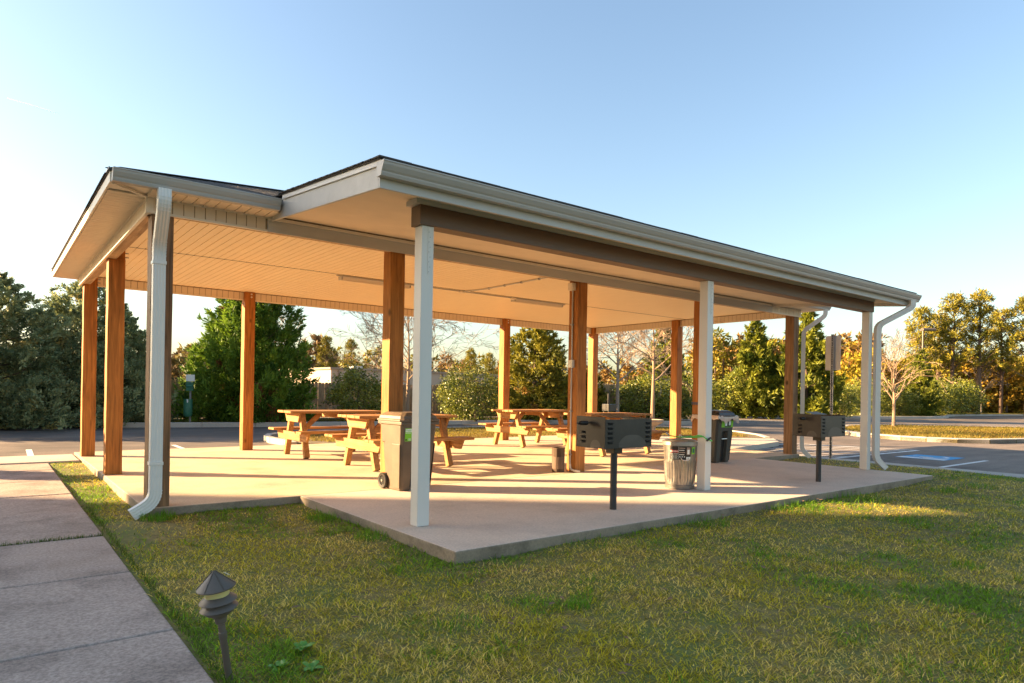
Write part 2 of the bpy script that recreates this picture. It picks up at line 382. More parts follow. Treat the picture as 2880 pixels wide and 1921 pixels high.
VERGE = smooth_loop([(0.0,19.6),(4.3,18.4),(8.7,17.9),(14.0,17.5),(19.0,15.9),(22.2,13.9),(23.6,15.2),(24.6,18.5)], False, 3)
VERGE_R = smooth_loop([(31.5,26.0),(33.5,22.0),(38.5,18.2),(43.0,15.8),(49.0,13.7),(53.5,14.2),(58.0,15.6),(66.0,15.0),(84,10.5)], False, 2)
flat('planting_island', [p for p in ISL_M], -0.03, 'verge_soil', thick=0.2)
flat('tree_island', [p for p in ISL_R], -0.03, 'verge_soil', thick=0.2)
flat('verge', VERGE + [(26,40),(-2,40),(-1.4,22)], -0.02, 'verge_soil', thick=0.2)
flat('far_verge', VERGE_R + [(120,40),(120,90),(25,90),(26,40)], -0.02, 'verge_soil', thick=0.2)
kerb_loop('island_kerb', ISL_M[3:-5] , 0.16, -0.2, 0.0, False)
kerb_loop('tree_island_kerb', ISL_R, 0.35, -0.2, 0.0, True)
kerb_loop('verge_kerb', VERGE, -0.18, -0.2, 0.02, False)
kerb_loop('far_verge_kerb', VERGE_R, -0.2, -0.2, 0.02, False)
# painted lines
def line(x0, y0, x1, y1, w=0.1, z=-0.136, name='parking_line'):
    a = Vector((x0,y0,0)); c = Vector((x1,y1,0)); d = (c-a).normalized(); s = Vector((-d.y, d.x, 0))*w/2
    o = MB().add([(*(a-s).xy, z), (*(c-s).xy, z), (*(c+s).xy, z), (*(a+s).xy, z)], [(0,1,2,3)]).build(name, M['paint_white_line']); tag(o, kind='structure'); return o
for x in (-7.5, -4.9, -2.3, 0.35): line(x, 8.97, x+0.05, 11.6)
for y in (0.05, -2.65, -5.35): line(11.6, y, 14.3, y)
line(11.6, 2.1, 16.0, 2.05); line(11.6, 5.0, 15.2, 5.0); line(16.0, 2.05, 15.2, 5.0)
for k in range(8):
    line(11.7+0.62*k, 2.1, 11.7+0.62*k-0.9 if k > 1 else 11.6, 2.1+2.4*(1 if k > 1 else 0.5), 0.09, -0.1355)
for k in range(6): line(27+k*2.7, -14, 27.6+k*2.7, -9.4)
for k in range(4): line(40+k*2.7, 3.5, 38.5+k*2.7, 8.3)
for k in range(6): line(24.5+k*1.1, 18.6+0.2*k, 27.5+k*1.1, 14.2, 0.1, -0.135)
hc = empty('accessible_parking_mark', (13.95, 1.05, -0.136)); tag(hc, kind='structure')
MB().box(-0.62,-0.5,0,0.62,0.5,0.002).build('blue_field', M['paint_blue'], hc)
mb = MB(); z = 0.004
for k in range(16):   # wheel ring of the wheelchair symbol
    a0 = math.radians(100+k*16); a1 = math.radians(100+(k+1)*16); c = (0.12, -0.05)
    if a1 > math.radians(350): break
    mb.add([(c[0]+r_*math.cos(a), c[1]+r_*math.sin(a), z) for r_, a in ((0.22,a0),(0.22,a1),(0.30,a1),(0.30,a0))], [(0,1,2,3)])
mb.add([(-0.55,-0.06,z),(0.02,-0.06,z),(0.02,0.06,z),(-0.55,0.06,z)], [(0,1,2,3)])
mb.add([(0.0,-0.06,z),(0.08,-0.06,z),(0.08,0.36,z),(0.0,0.36,z)], [(0,1,2,3)])
mb.add([(-0.5+0.09*math.cos(i*.785), 0.0+0.09*math.sin(i*.785), z+0.001) for i in range(8)], [tuple(range(8))])
mb.add([(-0.60,-0.48,z),(-0.28,-0.48,z),(-0.28,0.48,z),(-0.60,0.48,z)], [(0,1,2,3)])
mb.build('wheelchair_symbol', M['paint_white_line'], hc)

# ------------------------------------------------------------------ pavilion
pav = empty('picnic_pavilion', (0, 0, 0))
tag(pav, 'open picnic pavilion with grey shingle roof, orange wooden posts and white front porch posts', 'pavilion')
PW = 0.194; XL, XR, YF, YB = -1.69, 10.12, 2.23, 8.02
ZB, ZC = 2.85, 3.0     # beam underside, ceiling
def post(x, y, side, z0=0.0, mat='stained_post', bolts=None):
    """side: which half carries the beam (cut at ZB), the other half runs up to the ceiling"""
    h = PW/2; mb = MB()
    poly = {'f': [(x,y),(x+PW,y),(x+PW,y+h),(x,y+h)], 'b': [(x,y+h),(x+PW,y+h),(x+PW,y+PW),(x,y+PW)],
            'l': [(x,y),(x+h,y),(x+h,y+PW),(x,y+PW)], 'r': [(x+h,y),(x+PW,y),(x+PW,y+PW),(x+h,y+PW)]}
    o = MB()
    N = 14    # slightly uneven sawn faces
    vs = []; fs = []
    for k in range(N+1):
        z = z0 + (ZB-z0)*k/N
        for cx, cy in ((x,y),(x+PW,y),(x+PW,y+PW),(x,y+PW)):
            j = 0.0022
            vs.append((cx+random.uniform(-j,j), cy+random.uniform(-j,j), z))
    for k in range(N):
        for q in range(4): fs.append((k*4+q, k*4+(q+1) % 4, (k+1)*4+(q+1) % 4, (k+1)*4+q))
    fs += [(3,2,1,0), (N*4,N*4+1,N*4+2,N*4+3)]
    o.add([(a-x, b-y, c-z0) for a, b, c in vs], fs)
    inner = {'f':'b','b':'f','l':'r','r':'l'}[side]; p = poly[inner]
    xs = [a for a, _ in p]; ys = [b for _, b in p]
    ob = o.box(min(xs)-x+.002, min(ys)-y+.002, ZB-0.002-z0, max(xs)-x-.002, max(ys)-y-.002, ZC-0.004-z0).build('post', M[mat], pav, bevel=0.006, loc=(x, y, z0))
    if bolts:
        for bz in (2.90, 2.955):
            if bolts == 'front': MB().tube([(PW*0.62, -0.012, bz-z0), (PW*0.62, 0.004, bz-z0)], 0.016, 10).build('bolt', M['bar_metal'], ob)
            else: MB().tube([(PW, PW/2, bz-z0), (PW+0.05, PW/2, bz-z0)], 0.009, 8).build('bolt', M['channel_steel'], ob)
    return ob
post(XL, YF, 'f', -0.25, 'weathered_post'); m1 = post(0.88, YF, 'f'); m2 = post(3.99, YF, 'f'); m2b = post(7.04, YF, 'f'); post(XR, YF, 'f', -0.25, 'weathered_post')
post(XL, YB, 'b', bolts='side'); post(0.873, YB, 'b', bolts='front'); post(3.99, YB, 'b', bolts='front'); post(7.04, YB, 'b', bolts='front'); post(XR, YB, 'b')
post(XL, 5.176, 'l', bolts='side'); post(XR, 5.176, 'r')
# beams (wood cores) and their vinyl cladding
bx0, bx1, by0, by1 = -1.735, 10.36, 2.205, 8.26   # outer faces of the cladding
lb = MB().box(bx0+0.008, by0+0.22, ZB+0.001, -1.60, by1-0.2, ZC+0.02).build('beam', M['beam_ply'], pav)
fb = MB().box(bx0+0.008, by0+0.008, ZB+0.001, bx1-0.008, 2.325, ZC+0.02).build('beam', M['beam_ply'], pav)
bb = MB().box(bx0+0.008, 8.125, ZB+0.001, bx1-0.008, by1-0.008, ZC+0.02).build('beam', M['beam_ply'], pav)
rb_ = MB().box(10.225, by0+0.13, ZB+0.001, bx1-0.008, by1-0.15, ZC+0.02).build('beam', M['beam_ply'], pav)
tp = MB().box(-0.0455,-0.003,0.010,0.0455,0.003,0.138).mesh('trim_panel', M['vinyl_trim'])
def trims(par, a, c, y, ax, n0=None):
    k = int(round((c-a)/0.1))
    for i in range(k):
        s = a + 0.05 + i*0.1
        if ax == 'x': link('trim_panel', tp, par, (s, y, ZB))
        else: link('trim_panel', tp, par, (y, s, ZB), (0,0,math.pi/2))
for par, q in ((lb,(bx0+.0065,by0+.02,ZB+.005,bx0+.0078,by1-.02,ZC-.003)),(fb,(bx0+.02,by0+.0065,ZB+.005,-.60,by0+.0078,ZC-.003)),(fb,(9.25,by0+.0065,ZB+.005,bx1-.02,by0+.0078,ZC-.003)),(bb,(-1.6,8.1232,ZB+.005,10.2,8.1245,ZC-.003)),(rb_,(10.2232,2.35,ZB+.005,10.2245,8.1,ZC-.003))):
    MB().box(*q).build('cladding_groove', M['groove'], par)
trims(lb, by0, by1, bx0+0.004, 'y'); trims(fb, bx0+0.02, -0.6, by0+0.004, 'x'); trims(fb, 9.25, 10.35, by0+0.004, 'x')
trims(bb, -1.60, 10.2, 8.121, 'x'); trims(rb_, 2.35, 8.1, 10.221, 'y')
# J-channel strips along the clad beams
MB().box(bx0-0.010, by0-0.012, ZB-0.012, bx0+0.02, by1, ZB+0.010).box(bx0-0.008, by0-0.012, ZC-0.022, bx0+0.008, by1, ZC-0.001).build('trim_strip', M['vinyl_white'], lb)
MB().box(bx0+0.022, by0-0.010, ZB-0.012, -0.60, by0+0.02, ZB+0.010).box(bx0+0.022, by0-0.008, ZC-0.022, -0.60, by0+0.008, ZC-0.001).build('trim_strip', M['vinyl_white'], fb)
MB().box(9.24, by0-0.010, ZB-0.012, bx1, by0+0.02, ZB+0.010).build('trim_strip', M['vinyl_white'], fb)
MB().box(-1.60, 8.108, ZB-0.012, 10.22, 8.14, ZB+0.010).build('trim_strip', M['vinyl_white'], bb)
MB().box(10.205, 2.335, ZB-0.012, 10.24, 8.105, ZB+0.010).build('trim_strip', M['vinyl_white'], rb_)
MB().box(bx0-0.012, by0-0.014, ZB-0.010, bx0+0.05, by0+0.05, ZC).build('corner_trim', M['vinyl_white'], pav)
# painted board behind the porch roof
MB().box(-0.60, by0-0.006, ZB-0.01, 9.24, by0+0.006, ZC-0.035).build('painted_header', M['painted_board'], fb)
MB().box(-0.60, by0-0.03, ZC-0.034, 9.24, by0+0.004, ZC-0.004).build('header_cap', M['vinyl_white'], fb)
# ceiling of ribbed vinyl boards
ceil = MB().box(-1.6, 2.33, ZC+0.012, 10.22, 8.12, ZC+0.03).build('ceiling', M['soffit_ply'], pav)
def ribbed(L, nm, mat):
    mb = MB(); prof = [(-0.05,0.009),(-0.044,0.009),(-0.040,0.0),(0.046,0.0),(0.05,0.009)]
    vs = [(x, -L/2, z) for x, z in prof] + [(x, L/2, z) for x, z in prof]; k = len(prof)
    return mb.add(vs, [(i, i+1, k+i+1, k+i) for i in range(k-1)]).mesh(nm, M[mat])
y_seam = 5.0
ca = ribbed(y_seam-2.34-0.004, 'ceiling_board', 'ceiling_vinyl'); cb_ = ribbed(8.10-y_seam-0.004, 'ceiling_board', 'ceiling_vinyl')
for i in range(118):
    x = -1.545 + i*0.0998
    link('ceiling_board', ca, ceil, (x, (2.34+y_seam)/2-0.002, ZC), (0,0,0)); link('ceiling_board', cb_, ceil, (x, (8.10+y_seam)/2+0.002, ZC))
MB().box(-1.6, y_seam-0.006, ZC-0.004, 10.2, y_seam+0.006, ZC+0.006).build('seam_strip', M['black_plastic'], ceil)
# overhang soffit boards
EX0, EX1, EY0, EY1 = -2.066, 10.70, 1.90, 8.60
sof = MB().box(EX0, EY0, ZC+0.004, bx0, EY1, ZC+0.014).build('soffit', M['vinyl_white'], pav)
sl = ribbed(0.325, 'soffit_board', 'vinyl_trim')
for i in range(64): link('soffit_board', sl, sof, (-1.9, 2.24+i*0.0998, ZC-0.012), (0,0,math.pi/2))
sf = ribbed(0.30, 'soffit_board', 'vinyl_trim')
for i in range(12): link('soffit_board', sf, sof, (-1.70+i*0.0998, 2.055, ZC-0.012))
MB().beam((EX0+0.01, EY0+0.01, ZC-0.016), (bx0, by0, ZC-0.016), 0.03, 0.014).build('soffit_mitre', M['vinyl_white'], sof)
MB().box(bx1, EY0, ZC-0.010, EX1, EY1, ZC+0.002).box(9.24, EY0, ZC-0.010, bx1-0.002, by0-0.01, ZC+0.002).box(bx0+0.01, by1+0.003, ZC-0.010, bx1-0.002, EY1, ZC+0.002).build('soffit_sheet', M['vinyl_white'], sof)
# fascia boards and drip edges
fa = MB().box(EX0-0.022, EY0-0.02, ZC-0.014, EX0-0.002, EY1+0.02, ZC+0.10).box(EX0, EY0-0.022, ZC-0.014, -0.60, EY0-0.002, ZC+0.10).box(9.24, EY0-0.022, ZC-0.014, EX1, EY0-0.002, ZC+0.10)
fa.box(EX1+0.002, EY0-0.02, ZC-0.014, EX1+0.022, EY1+0.02, ZC+0.10).box(EX0, EY1+0.002, ZC-0.014, EX1, EY1+0.022, ZC+0.10).build('fascia', M['vinyl_white'], pav, bevel=0.003)
MB().box(EX0-0.034, EY0-0.03, ZC+0.085, EX0-0.023, EY1+0.03, ZC+0.118).build('drip_edge', M['drip_metal'], pav)
# roof planes with shingle tabs
RZ, SL = 3.100, 0.335; ex0, ex1, ey0, ey1 = -2.100, 10.74, 1.845, 8.66; RH = (ey1-ey0)/2
def roofz(d): return RZ + SL*d
rid = (ey0+ey1)/2; rx0 = ex0+RH; rx1 = ex1-RH; rz = roofz(RH)
mbr = MB().add([(ex0,ey0,RZ),(ex1,ey0,RZ),(ex1,ey1,RZ),(ex0,ey1,RZ),(rx0,rid,rz),(rx1,rid,rz),(ex0,ey0,RZ-.02),(ex1,ey0,RZ-.02),(ex1,ey1,RZ-.02),(ex0,ey1,RZ-.02)],
    [(0,1,5,4),(1,2,5),(2,3,4,5),(3,0,4),(6,9,8,7),(0,6,7,1),(1,7,8,2),(2,8,9,3),(3,9,6,0)])
roof = mbr.build('roof', M['shingle_grey'], pav)
def tabs(mb, u0, u1, fn, rows, clip):
    """fn(u, d) -> point on the roof plane, tab rows every 0.14 m"""
    for r_ in range(rows):
        d = r_*0.14; off = (r_ % 2)*0.15
        u = u0 - off
        while u < u1:
            w = 0.30 + random.uniform(-0.03, 0.03); a = max(u, clip(d)[0]); c = min(u+w, clip(d)[1]); t = random.choice((0.001, 0.002, 0.004))
            if c-a > 0.04:
                p = [fn(a+.003, d-0.01), fn(c-.003, d-0.01), fn(c-.003, d+0.15), fn(a+.003, d+0.15)]
                lo = [(q[0], q[1], q[2]-0.004) for q in p]; hi = [(p[0][0],p[0][1],p[0][2]+t+.005),(p[1][0],p[1][1],p[1][2]+t+.005),(p[2][0],p[2][1],p[2][2]+.004),(p[3][0],p[3][1],p[3][2]+.004)]
                mb.add(lo+hi, [(0,3,2,1),(4,5,6,7),(0,1,5,4),(1,2,6,5),(2,3,7,6),(3,0,4,7)])
            u += w
mb = MB(); rows = int(RH/0.14)
tabs(mb, ex0, ex1, lambda u, d: (u, ey0+d, roofz(d)), rows, lambda d: (ex0+d+.16, ex1-d-.16))
tabs(mb, ex0, ex1, lambda u, d: (u, ey1-d, roofz(d)), rows, lambda d: (ex0+d+.16, ex1-d-.16))
tabs(mb, ey0, ey1, lambda u, d: (ex0+d, u, roofz(d)), rows, lambda d: (ey0+d+.2, ey1-d-.2))
tabs(mb, ey0, ey1, lambda u, d: (ex1-d, u, roofz(d)), rows, lambda d: (ey0+d+.2, ey1-d-.2))
o = mb.build('shingles', M['shingle_grey'], roof); o['kind'] = 'stuff'
# hip and ridge caps
mb = MB()
for a, c in (((ex0,ey0,RZ),(rx0,rid,rz)),((ex0,ey1,RZ),(rx0,rid,rz)),((ex1,ey0,RZ),(rx1,rid,rz)),((ex1,ey1,RZ),(rx1,rid,rz)),((rx0,rid,rz),(rx1,rid,rz))):
    a = Vector(a); c = Vector(c); k = int((c-a).length/0.2)
    for i in range(k):
        p = a.lerp(c, (i+.25)/k); q = a.lerp(c, min(1, (i+1.3)/k)); mb.beam((p.x,p.y,p.z+.004), (q.x,q.y,q.z+.004), 0.15, 0.008)
o = mb.build('ridge_caps', M['shingle_grey'], roof); o['kind'] = 'stuff'
# porch roof (low shed in front)
PX0, PX1, PY0 = -0.57, 9.22, -0.33
def pz(y): return 2.905 + 0.098*(y+0.33)      # board top
def psz(y): return 2.812 + 0.09*(y+0.03)      # soffit
porch = MB().add([(PX0-.03,PY0-.05,pz(PY0-.05)+.045),(PX1+.03,PY0-.05,pz(PY0-.05)+.045),(PX1+.03,2.1,pz(2.1)+.045),(PX0-.03,2.1,pz(2.1)+.045),
                  (PX0-.03,PY0-.05,pz(PY0-.05)+.03),(PX1+.03,PY0-.05,pz(PY0-.05)+.03),(PX1+.03,2.1,pz(2.1)+.03),(PX0-.03,2.1,pz(2.1)+.03)],
    [(0,1,2,3),(4,7,6,5),(0,4,5,1),(1,5,6,2),(2,6,7,3),(3,7,4,0)]).build('porch_roof', M['shingle_grey'], pav)
mb = MB(); tabs(mb, PX0-.05, PX1+.05, lambda u, d: (u, PY0-.06+d, pz(PY0-.06+d)+.045), 16, lambda d: (PX0-.045, PX1+.045))
o = mb.build('shingles', M['shingle_grey'], porch); o['kind'] = 'stuff'
MB().add([(PX0+.02,PY0+.02,psz(PY0+.02)),(PX1-.02,PY0+.02,psz(PY0+.02)),(PX1-.02,2.195,psz(2.195)),(PX0+.02,2.195,psz(2.195)),
          (PX0+.02,PY0+.02,psz(PY0+.02)+.012),(PX1-.02,PY0+.02,psz(PY0+.02)+.012),(PX1-.02,2.195,psz(2.195)+.012),(PX0+.02,2.195,psz(2.195)+.012)],
    [(0,1,2,3),(4,7,6,5),(0,4,5,1),(1,5,6,2),(2,6,7,3),(3,7,4,0)]).build('porch_soffit', M['soffit_ply'], porch)
MB().box(PX0, PY0, 2.728, PX1, PY0+0.025, pz(PY0)+0.02).build('porch_fascia', M['painted_board'], porch, bevel=0.003)
for sx in (PX0, PX1-0.025):
    mb = MB(); mb.prism([(PY0+.026, 2.728+.09*.026), (2.19, 2.955), (2.19, pz(2.19)+.005), (PY0+.026, pz(PY0+.026)+.005)], (sx, sx+0.025), 'x')
    mb.build('rake_board', M['painted_board'], porch, bevel=0.003)
    xo = sx-0.016 if sx < 0 else sx+0.027
    MB().prism([(PY0-.04, pz(PY0-.04)-.012), (1.80, pz(1.80)-.012), (1.80, pz(1.80)+.032), (PY0-.04, pz(PY0-.04)+.032)], (xo, xo+0.014), 'x').build('drip_edge', M['drip_metal'], porch)
# gutters, K-style section
def gutter(x0, x1, y, zt, par):
    H = 0.11; out = [(0,H),(0,0),(-0.072,0),(-0.078,0.022),(-0.082,0.03),(-0.10,0.055),(-0.112,0.085),(-0.113,H),(-0.124,H),(-0.124,H-0.006)]
    sec = [(y+a, zt-H+c) for a, c in [(0,H),(0,0),(-0.072,0),(-0.080,0.020),(-0.082,0.032),(-0.094,0.046),(-0.112,0.078),(-0.116,0.098),(-0.122,0.100),(-0.122,H),(-0.106,H),(-0.104,0.082),(-0.086,0.050),(-0.074,0.036),(-0.068,0.006),(-0.006,0.006),(-0.006,H)]]
    g_ = MB().prism(sec, (x0, x1), 'x').build('gutter', M['gutter_metal'], par)
    for xx in (x0-0.002, x1-0.001):
        MB().prism([(y-.001+a, zt-H-.001+c) for a, c in [(0,H),(0,0),(-0.072,0),(-0.080,0.020),(-0.094,0.046),(-0.112,0.078),(-0.122,H)]], (xx, xx+0.003), 'x').build('end_cap', M['gutter_metal'], g_)
    return g_
gutter(-2.075, PX0-0.035, EY0-0.023, 3.092, pav); gutter(PX1+0.03, 10.74, EY0-0.023, 3.092, pav); gutter(PX0-0.03, PX1+0.10, PY0-0.002, 2.912, porch)
# downspouts: ribbed rectangular pipe
sec = []
w_, d_ = 0.054, 0.040
for i in range(9):
    sec.append((-w_+2*w_*i/8, -d_+(0.0035 if i % 2 else 0)))
for i in range(1, 7): sec.append((w_-(0.003 if i % 2 else 0), -d_+2*d_*i/6))
for i in range(1, 9): sec.append((w_-2*w_*i/8, d_-(0.003 if i % 2 else 0)))
for i in range(1, 6): sec.append((-w_+(0.003 if i % 2 else 0), d_-2*d_*i/6))
def bend(pts, k=5, r=0.09):
    """round the corners of a polyline"""
    P = [Vector(p) for p in pts]; out = [P[0]]
    for i in range(1, len(P)-1):
        a = (P[i-1]-P[i]); c = (P[i+1]-P[i]); ra = min(r, a.length*.45); rc = min(r, c.length*.45)
        p0 = P[i]+a.normalized()*ra; p2 = P[i]+c.normalized()*rc
        for s in range(k+1):
            t = s/k; out.append(p0*(1-t)**2 + P[i]*2*t*(1-t) + p2*t*t)
    out.append(P[-1]); return out
def downspout(pts, wdir, name='downspout', kick=None):
    """pts lie in a vertical plane with horizontal normal wdir"""
    path = bend(pts); w = Vector(wdir).normalized(); bas = []
    for i, p in enumerate(path):
        d = (path[min(i+1, len(path)-1)]-path[max(i-1, 0)]).normalized(); bas.append((w, w.cross(d).normalized()))
    mb = MB(); crease = []
    mb.sweep(path, bas, sec); ob = mb.build(name, M['downspout_metal'], pav); 
    return ob, path, bas
def corrug(path, bas, i0, i1, par):
    """pleat rings around an elbow"""
    mb = MB()
    for i in range(i0, i1):
        p = path[i]; w, d = bas[i]; t = w.cross(d).normalized()
        mb.sweep([p-t*.004, p+t*.004], [(w, d), (w, d)], [(a*1.05, c*1.06) for a, c in sec])
    mb.build('elbow_pleats', M['downspout_metal'], par)
# left one: swings back to the corner post and kicks out to the left at the foot
ob, pth, bas = downspout([(-1.665,1.80,2.985),(-1.665,1.80,2.85),(-1.635,2.165,2.52),(-1.635,2.165,0.30)], (1,0,0)); corrug(pth, bas, 1, 6, ob); corrug(pth, bas, 7, 13, ob)
kp = bend([(-1.635,2.165,0.302),(-1.635,2.165,0.07),(-1.83,2.165,-0.045)], 8, 0.13); kb = []
for i, p in enumerate(kp):
    d = (kp[min(i+1, len(kp)-1)]-kp[max(i-1, 0)]).normalized(); D = Vector((0,1,0)); kb.append((D.cross(d).normalized()*-1, D))
ko = MB().sweep(kp, kb, sec).build('downspout_elbow', M['downspout_metal'], ob); corrug(kp, kb, 1, 10, ko)
for zz in (0.42, 2.35): MB().box(-1.695,2.118,zz,-1.575,2.222,zz+.03).build('pipe_strap', M['downspout_metal'], ob)
for (gx, gy, gz, px, py) in ((9.06,-0.40,2.81,8.645,-0.045),(10.60,1.82,2.985,10.405,2.175)):
    a = Vector((px-gx, py-gy, 0)).normalized(); w = a.cross(Vector((0,0,1)))
    k0 = Vector((px,py,0)); zb = -0.06 if gx > 10 else 0.03
    ob, pth, bas = downspout([(gx,gy,gz),(gx,gy,gz-.12),(px,py,gz-.42),(px,py,zb+.16),(px-a.x*.16,py-a.y*.16,zb)], tuple(w)); corrug(pth, bas, 1, 6, ob); corrug(pth, bas, 7, 13, ob); corrug(pth, bas, 13, 19, ob)
# white porch posts and dark brown porch beam
WW = 0.12; ZP = 2.60
wp = []
for x in (0.0, 4.064, 8.444):
    o = MB().box(0,0,0,WW,WW,ZP-0.004).build('porch_post', M['white_paint'], pav, bevel=0.004, loc=(x,0,0.004)); wp.append(o)
    if x < 5:
        st = MB().box(0.060,-0.004,2.18,0.088,0.001,2.585).build('strap_tie', M['white_paint'], o)
        for k in range(9): MB().tube([(0.074+(0.006 if k % 2 else -0.006),-0.008,2.20+k*.043),(0.074+(0.006 if k % 2 else -0.006),-0.003,2.20+k*.043)], 0.0035, 6).build('nail_head', M['channel_steel'], st)
brn = MB().box(-0.032,-0.022,ZP,8.565,0.135,2.770).build('porch_beam', M['brown_beam'], pav, bevel=0.004)
MB().box(-0.075,-0.03,2.772,8.575,0.145,2.815).build('top_plate', M['painted_board'], brn)
MB().box(-0.02,0.138,ZP+0.01,8.56,0.152,ZP+0.045).build('inner_trim', M['vinyl_white'], brn)
# conduit, fluorescent tubes and boxes on the ceiling
zc = ZC-0.018
cd = MB().tube([(1.4,5.03,zc),(6.3,5.03,zc)], 0.011, 8).tube(bend([(3.78,5.03,zc),(3.92,4.6,zc),(3.93,3.3,zc),(3.93,2.5,zc)], 4, 0.3), 0.011, 8).build('conduit', M['conduit_grey'], pav)
for x, y in ((3.78,5.03),(2.85,5.03),(4.95,5.03)): MB().box(x-.05,y-.04,zc-.025,x+.05,y+.04,zc+.015).build('conduit_box', M['vinyl_white'], cd, bevel=.004)
for k in range(5): MB().box(3.915,2.6+k*.45,zc-.016,3.945,2.63+k*.45,zc+.016).build('pipe_clip', M['channel_steel'], cd)
for xa in (1.50, 5.02):
    lf = MB().prism([(-.06,0),(-.045,-.05),(.045,-.05),(.06,0)], (0,1.25), 'x').build('strip_light', M['vinyl_white'], pav, bevel=.003, loc=(xa,5.12,ZC-.012))
    MB().box(.03,-.036,-.062,1.22,.036,-.0505).build('diffuser', M['soffit_ply'], lf, bevel=.004)
    for e in (0,1.236): MB().box(e-.004,-.062,-.055,e+.018,.062,0.0).build('end_plate', M['conduit_grey'], lf)
# conduit and switch box down the post
xx, yq = 3.972, 2.33
cv = MB().tube([(xx,yq,0.10),(xx,yq,2.83)], 0.011, 8).build('conduit', M['conduit_grey'], pav)
MB().box(xx-.035,yq-.05,1.56,xx+.016,yq+.05,1.68).build('switch_box', M['conduit_grey'], cv, bevel=.006)
MB().box(xx-.06,yq-.05,2.72,xx+.016,yq+.05,2.83).build('conduit_box', M['vinyl_white'], cv, bevel=.006)
MB().tube(bend([(xx,yq,0.12),(xx-.01,yq-.02,0.045),(xx-.03,yq-.12,0.03),(xx+.04,yq-.18,0.02)], 4, .05), 0.016, 8).build('conduit_elbow', M['vinyl_white'], cv)
for zz in (0.25, 0.9, 2.2): MB().box(xx-.02,yq-.02,zz,xx+.016,yq+.02,zz+.02).build('pipe_clip', M['channel_steel'], cv)

# ------------------------------------------------------------------ picnic tables
def make_table(loc, rz, label):
    t = empty('picnic_table', loc, rz); tag(t, label, 'picnic table', 'picnic tables under the pavilion roof')
    L = 0.85; TH = 0.80; BH = 0.475
    W1, W2 = M['table_wood'], M['table_wood_cross']
    bw = 0.145; gap = 0.152
    tm = MB().box(-L,-bw/2,-0.02,L,bw/2,0.02).mesh('plank', W1)
    for i in range(5):
        o = link('plank', tm, t, (random.uniform(-.006,.006), (i-2)*gap, TH-0.02), (0,0,random.uniform(-.002,.002)))
        b = o.modifiers.new('bevel', 'BEVEL'); b.width = .006; b.segments = 2
    for sgn in (-1, 1):
        for k in (0, 1):
            o = link('bench_plank', MB().box(-L-.01,-bw/2,-0.02,L+.01,bw/2,0.02).mesh('bench_plank', W1), t, (0, sgn*(0.61+k*gap), BH-0.02))
            b = o.modifiers.new('bevel', 'BEVEL'); b.width = .006; b.segments = 2
    for e in (-1, 1):
        x = e*0.63
        for sgn in (-1, 1):   # splayed leg
            o = MB().beam((0,sgn*0.50,0.012),(0,sgn*0.235,TH-0.042), 0.085, 0.09, (1,0,0)).build('leg', M['table_wood_cross'], t, bevel=.005, loc=(x,0,0))
        # shaped cross pieces: taper at the ends
        MB().prism([(-.36,TH-.042),(.36,TH-.042),(.28,TH-.19),(-.28,TH-.19)], (x-e*.048-.02, x-e*.048+.02) if False else (x+e*.046, x+e*.086), 'x').build('top_cleat', W2, t, bevel=.004)
        MB().prism([(-.78,BH-.042),(.78,BH-.042),(.70,BH-.185),(-.70,BH-.185)], (x+e*.046, x+e*.086), 'x').build('bench_support', W2, t, bevel=.004)
        MB().beam((x-e*.03,0,BH-.10),(x-e*.42,0,TH-.05), 0.085, 0.04, (0,1,0)).build('brace', W1, t, bevel=.004)
    MB().box(-.04,-.36,TH-.12,.0,.36,TH-.042).build('centre_cleat', W2, t, bevel=.004)
    return t
make_table((2.14,4.28,0), 0.01, 'wooden picnic table nearest the camera, half hidden behind the brown wheeled bin')
make_table((1.96,6.45,0), -0.015, 'wooden picnic table at far left, beside the back row of posts')
make_table((6.74,6.58,0), 0.02, 'wooden picnic table at the back right, left of the conduit post')
make_table((6.80,4.25,0), -0.01, 'wooden picnic table seen directly behind the first charcoal grill')

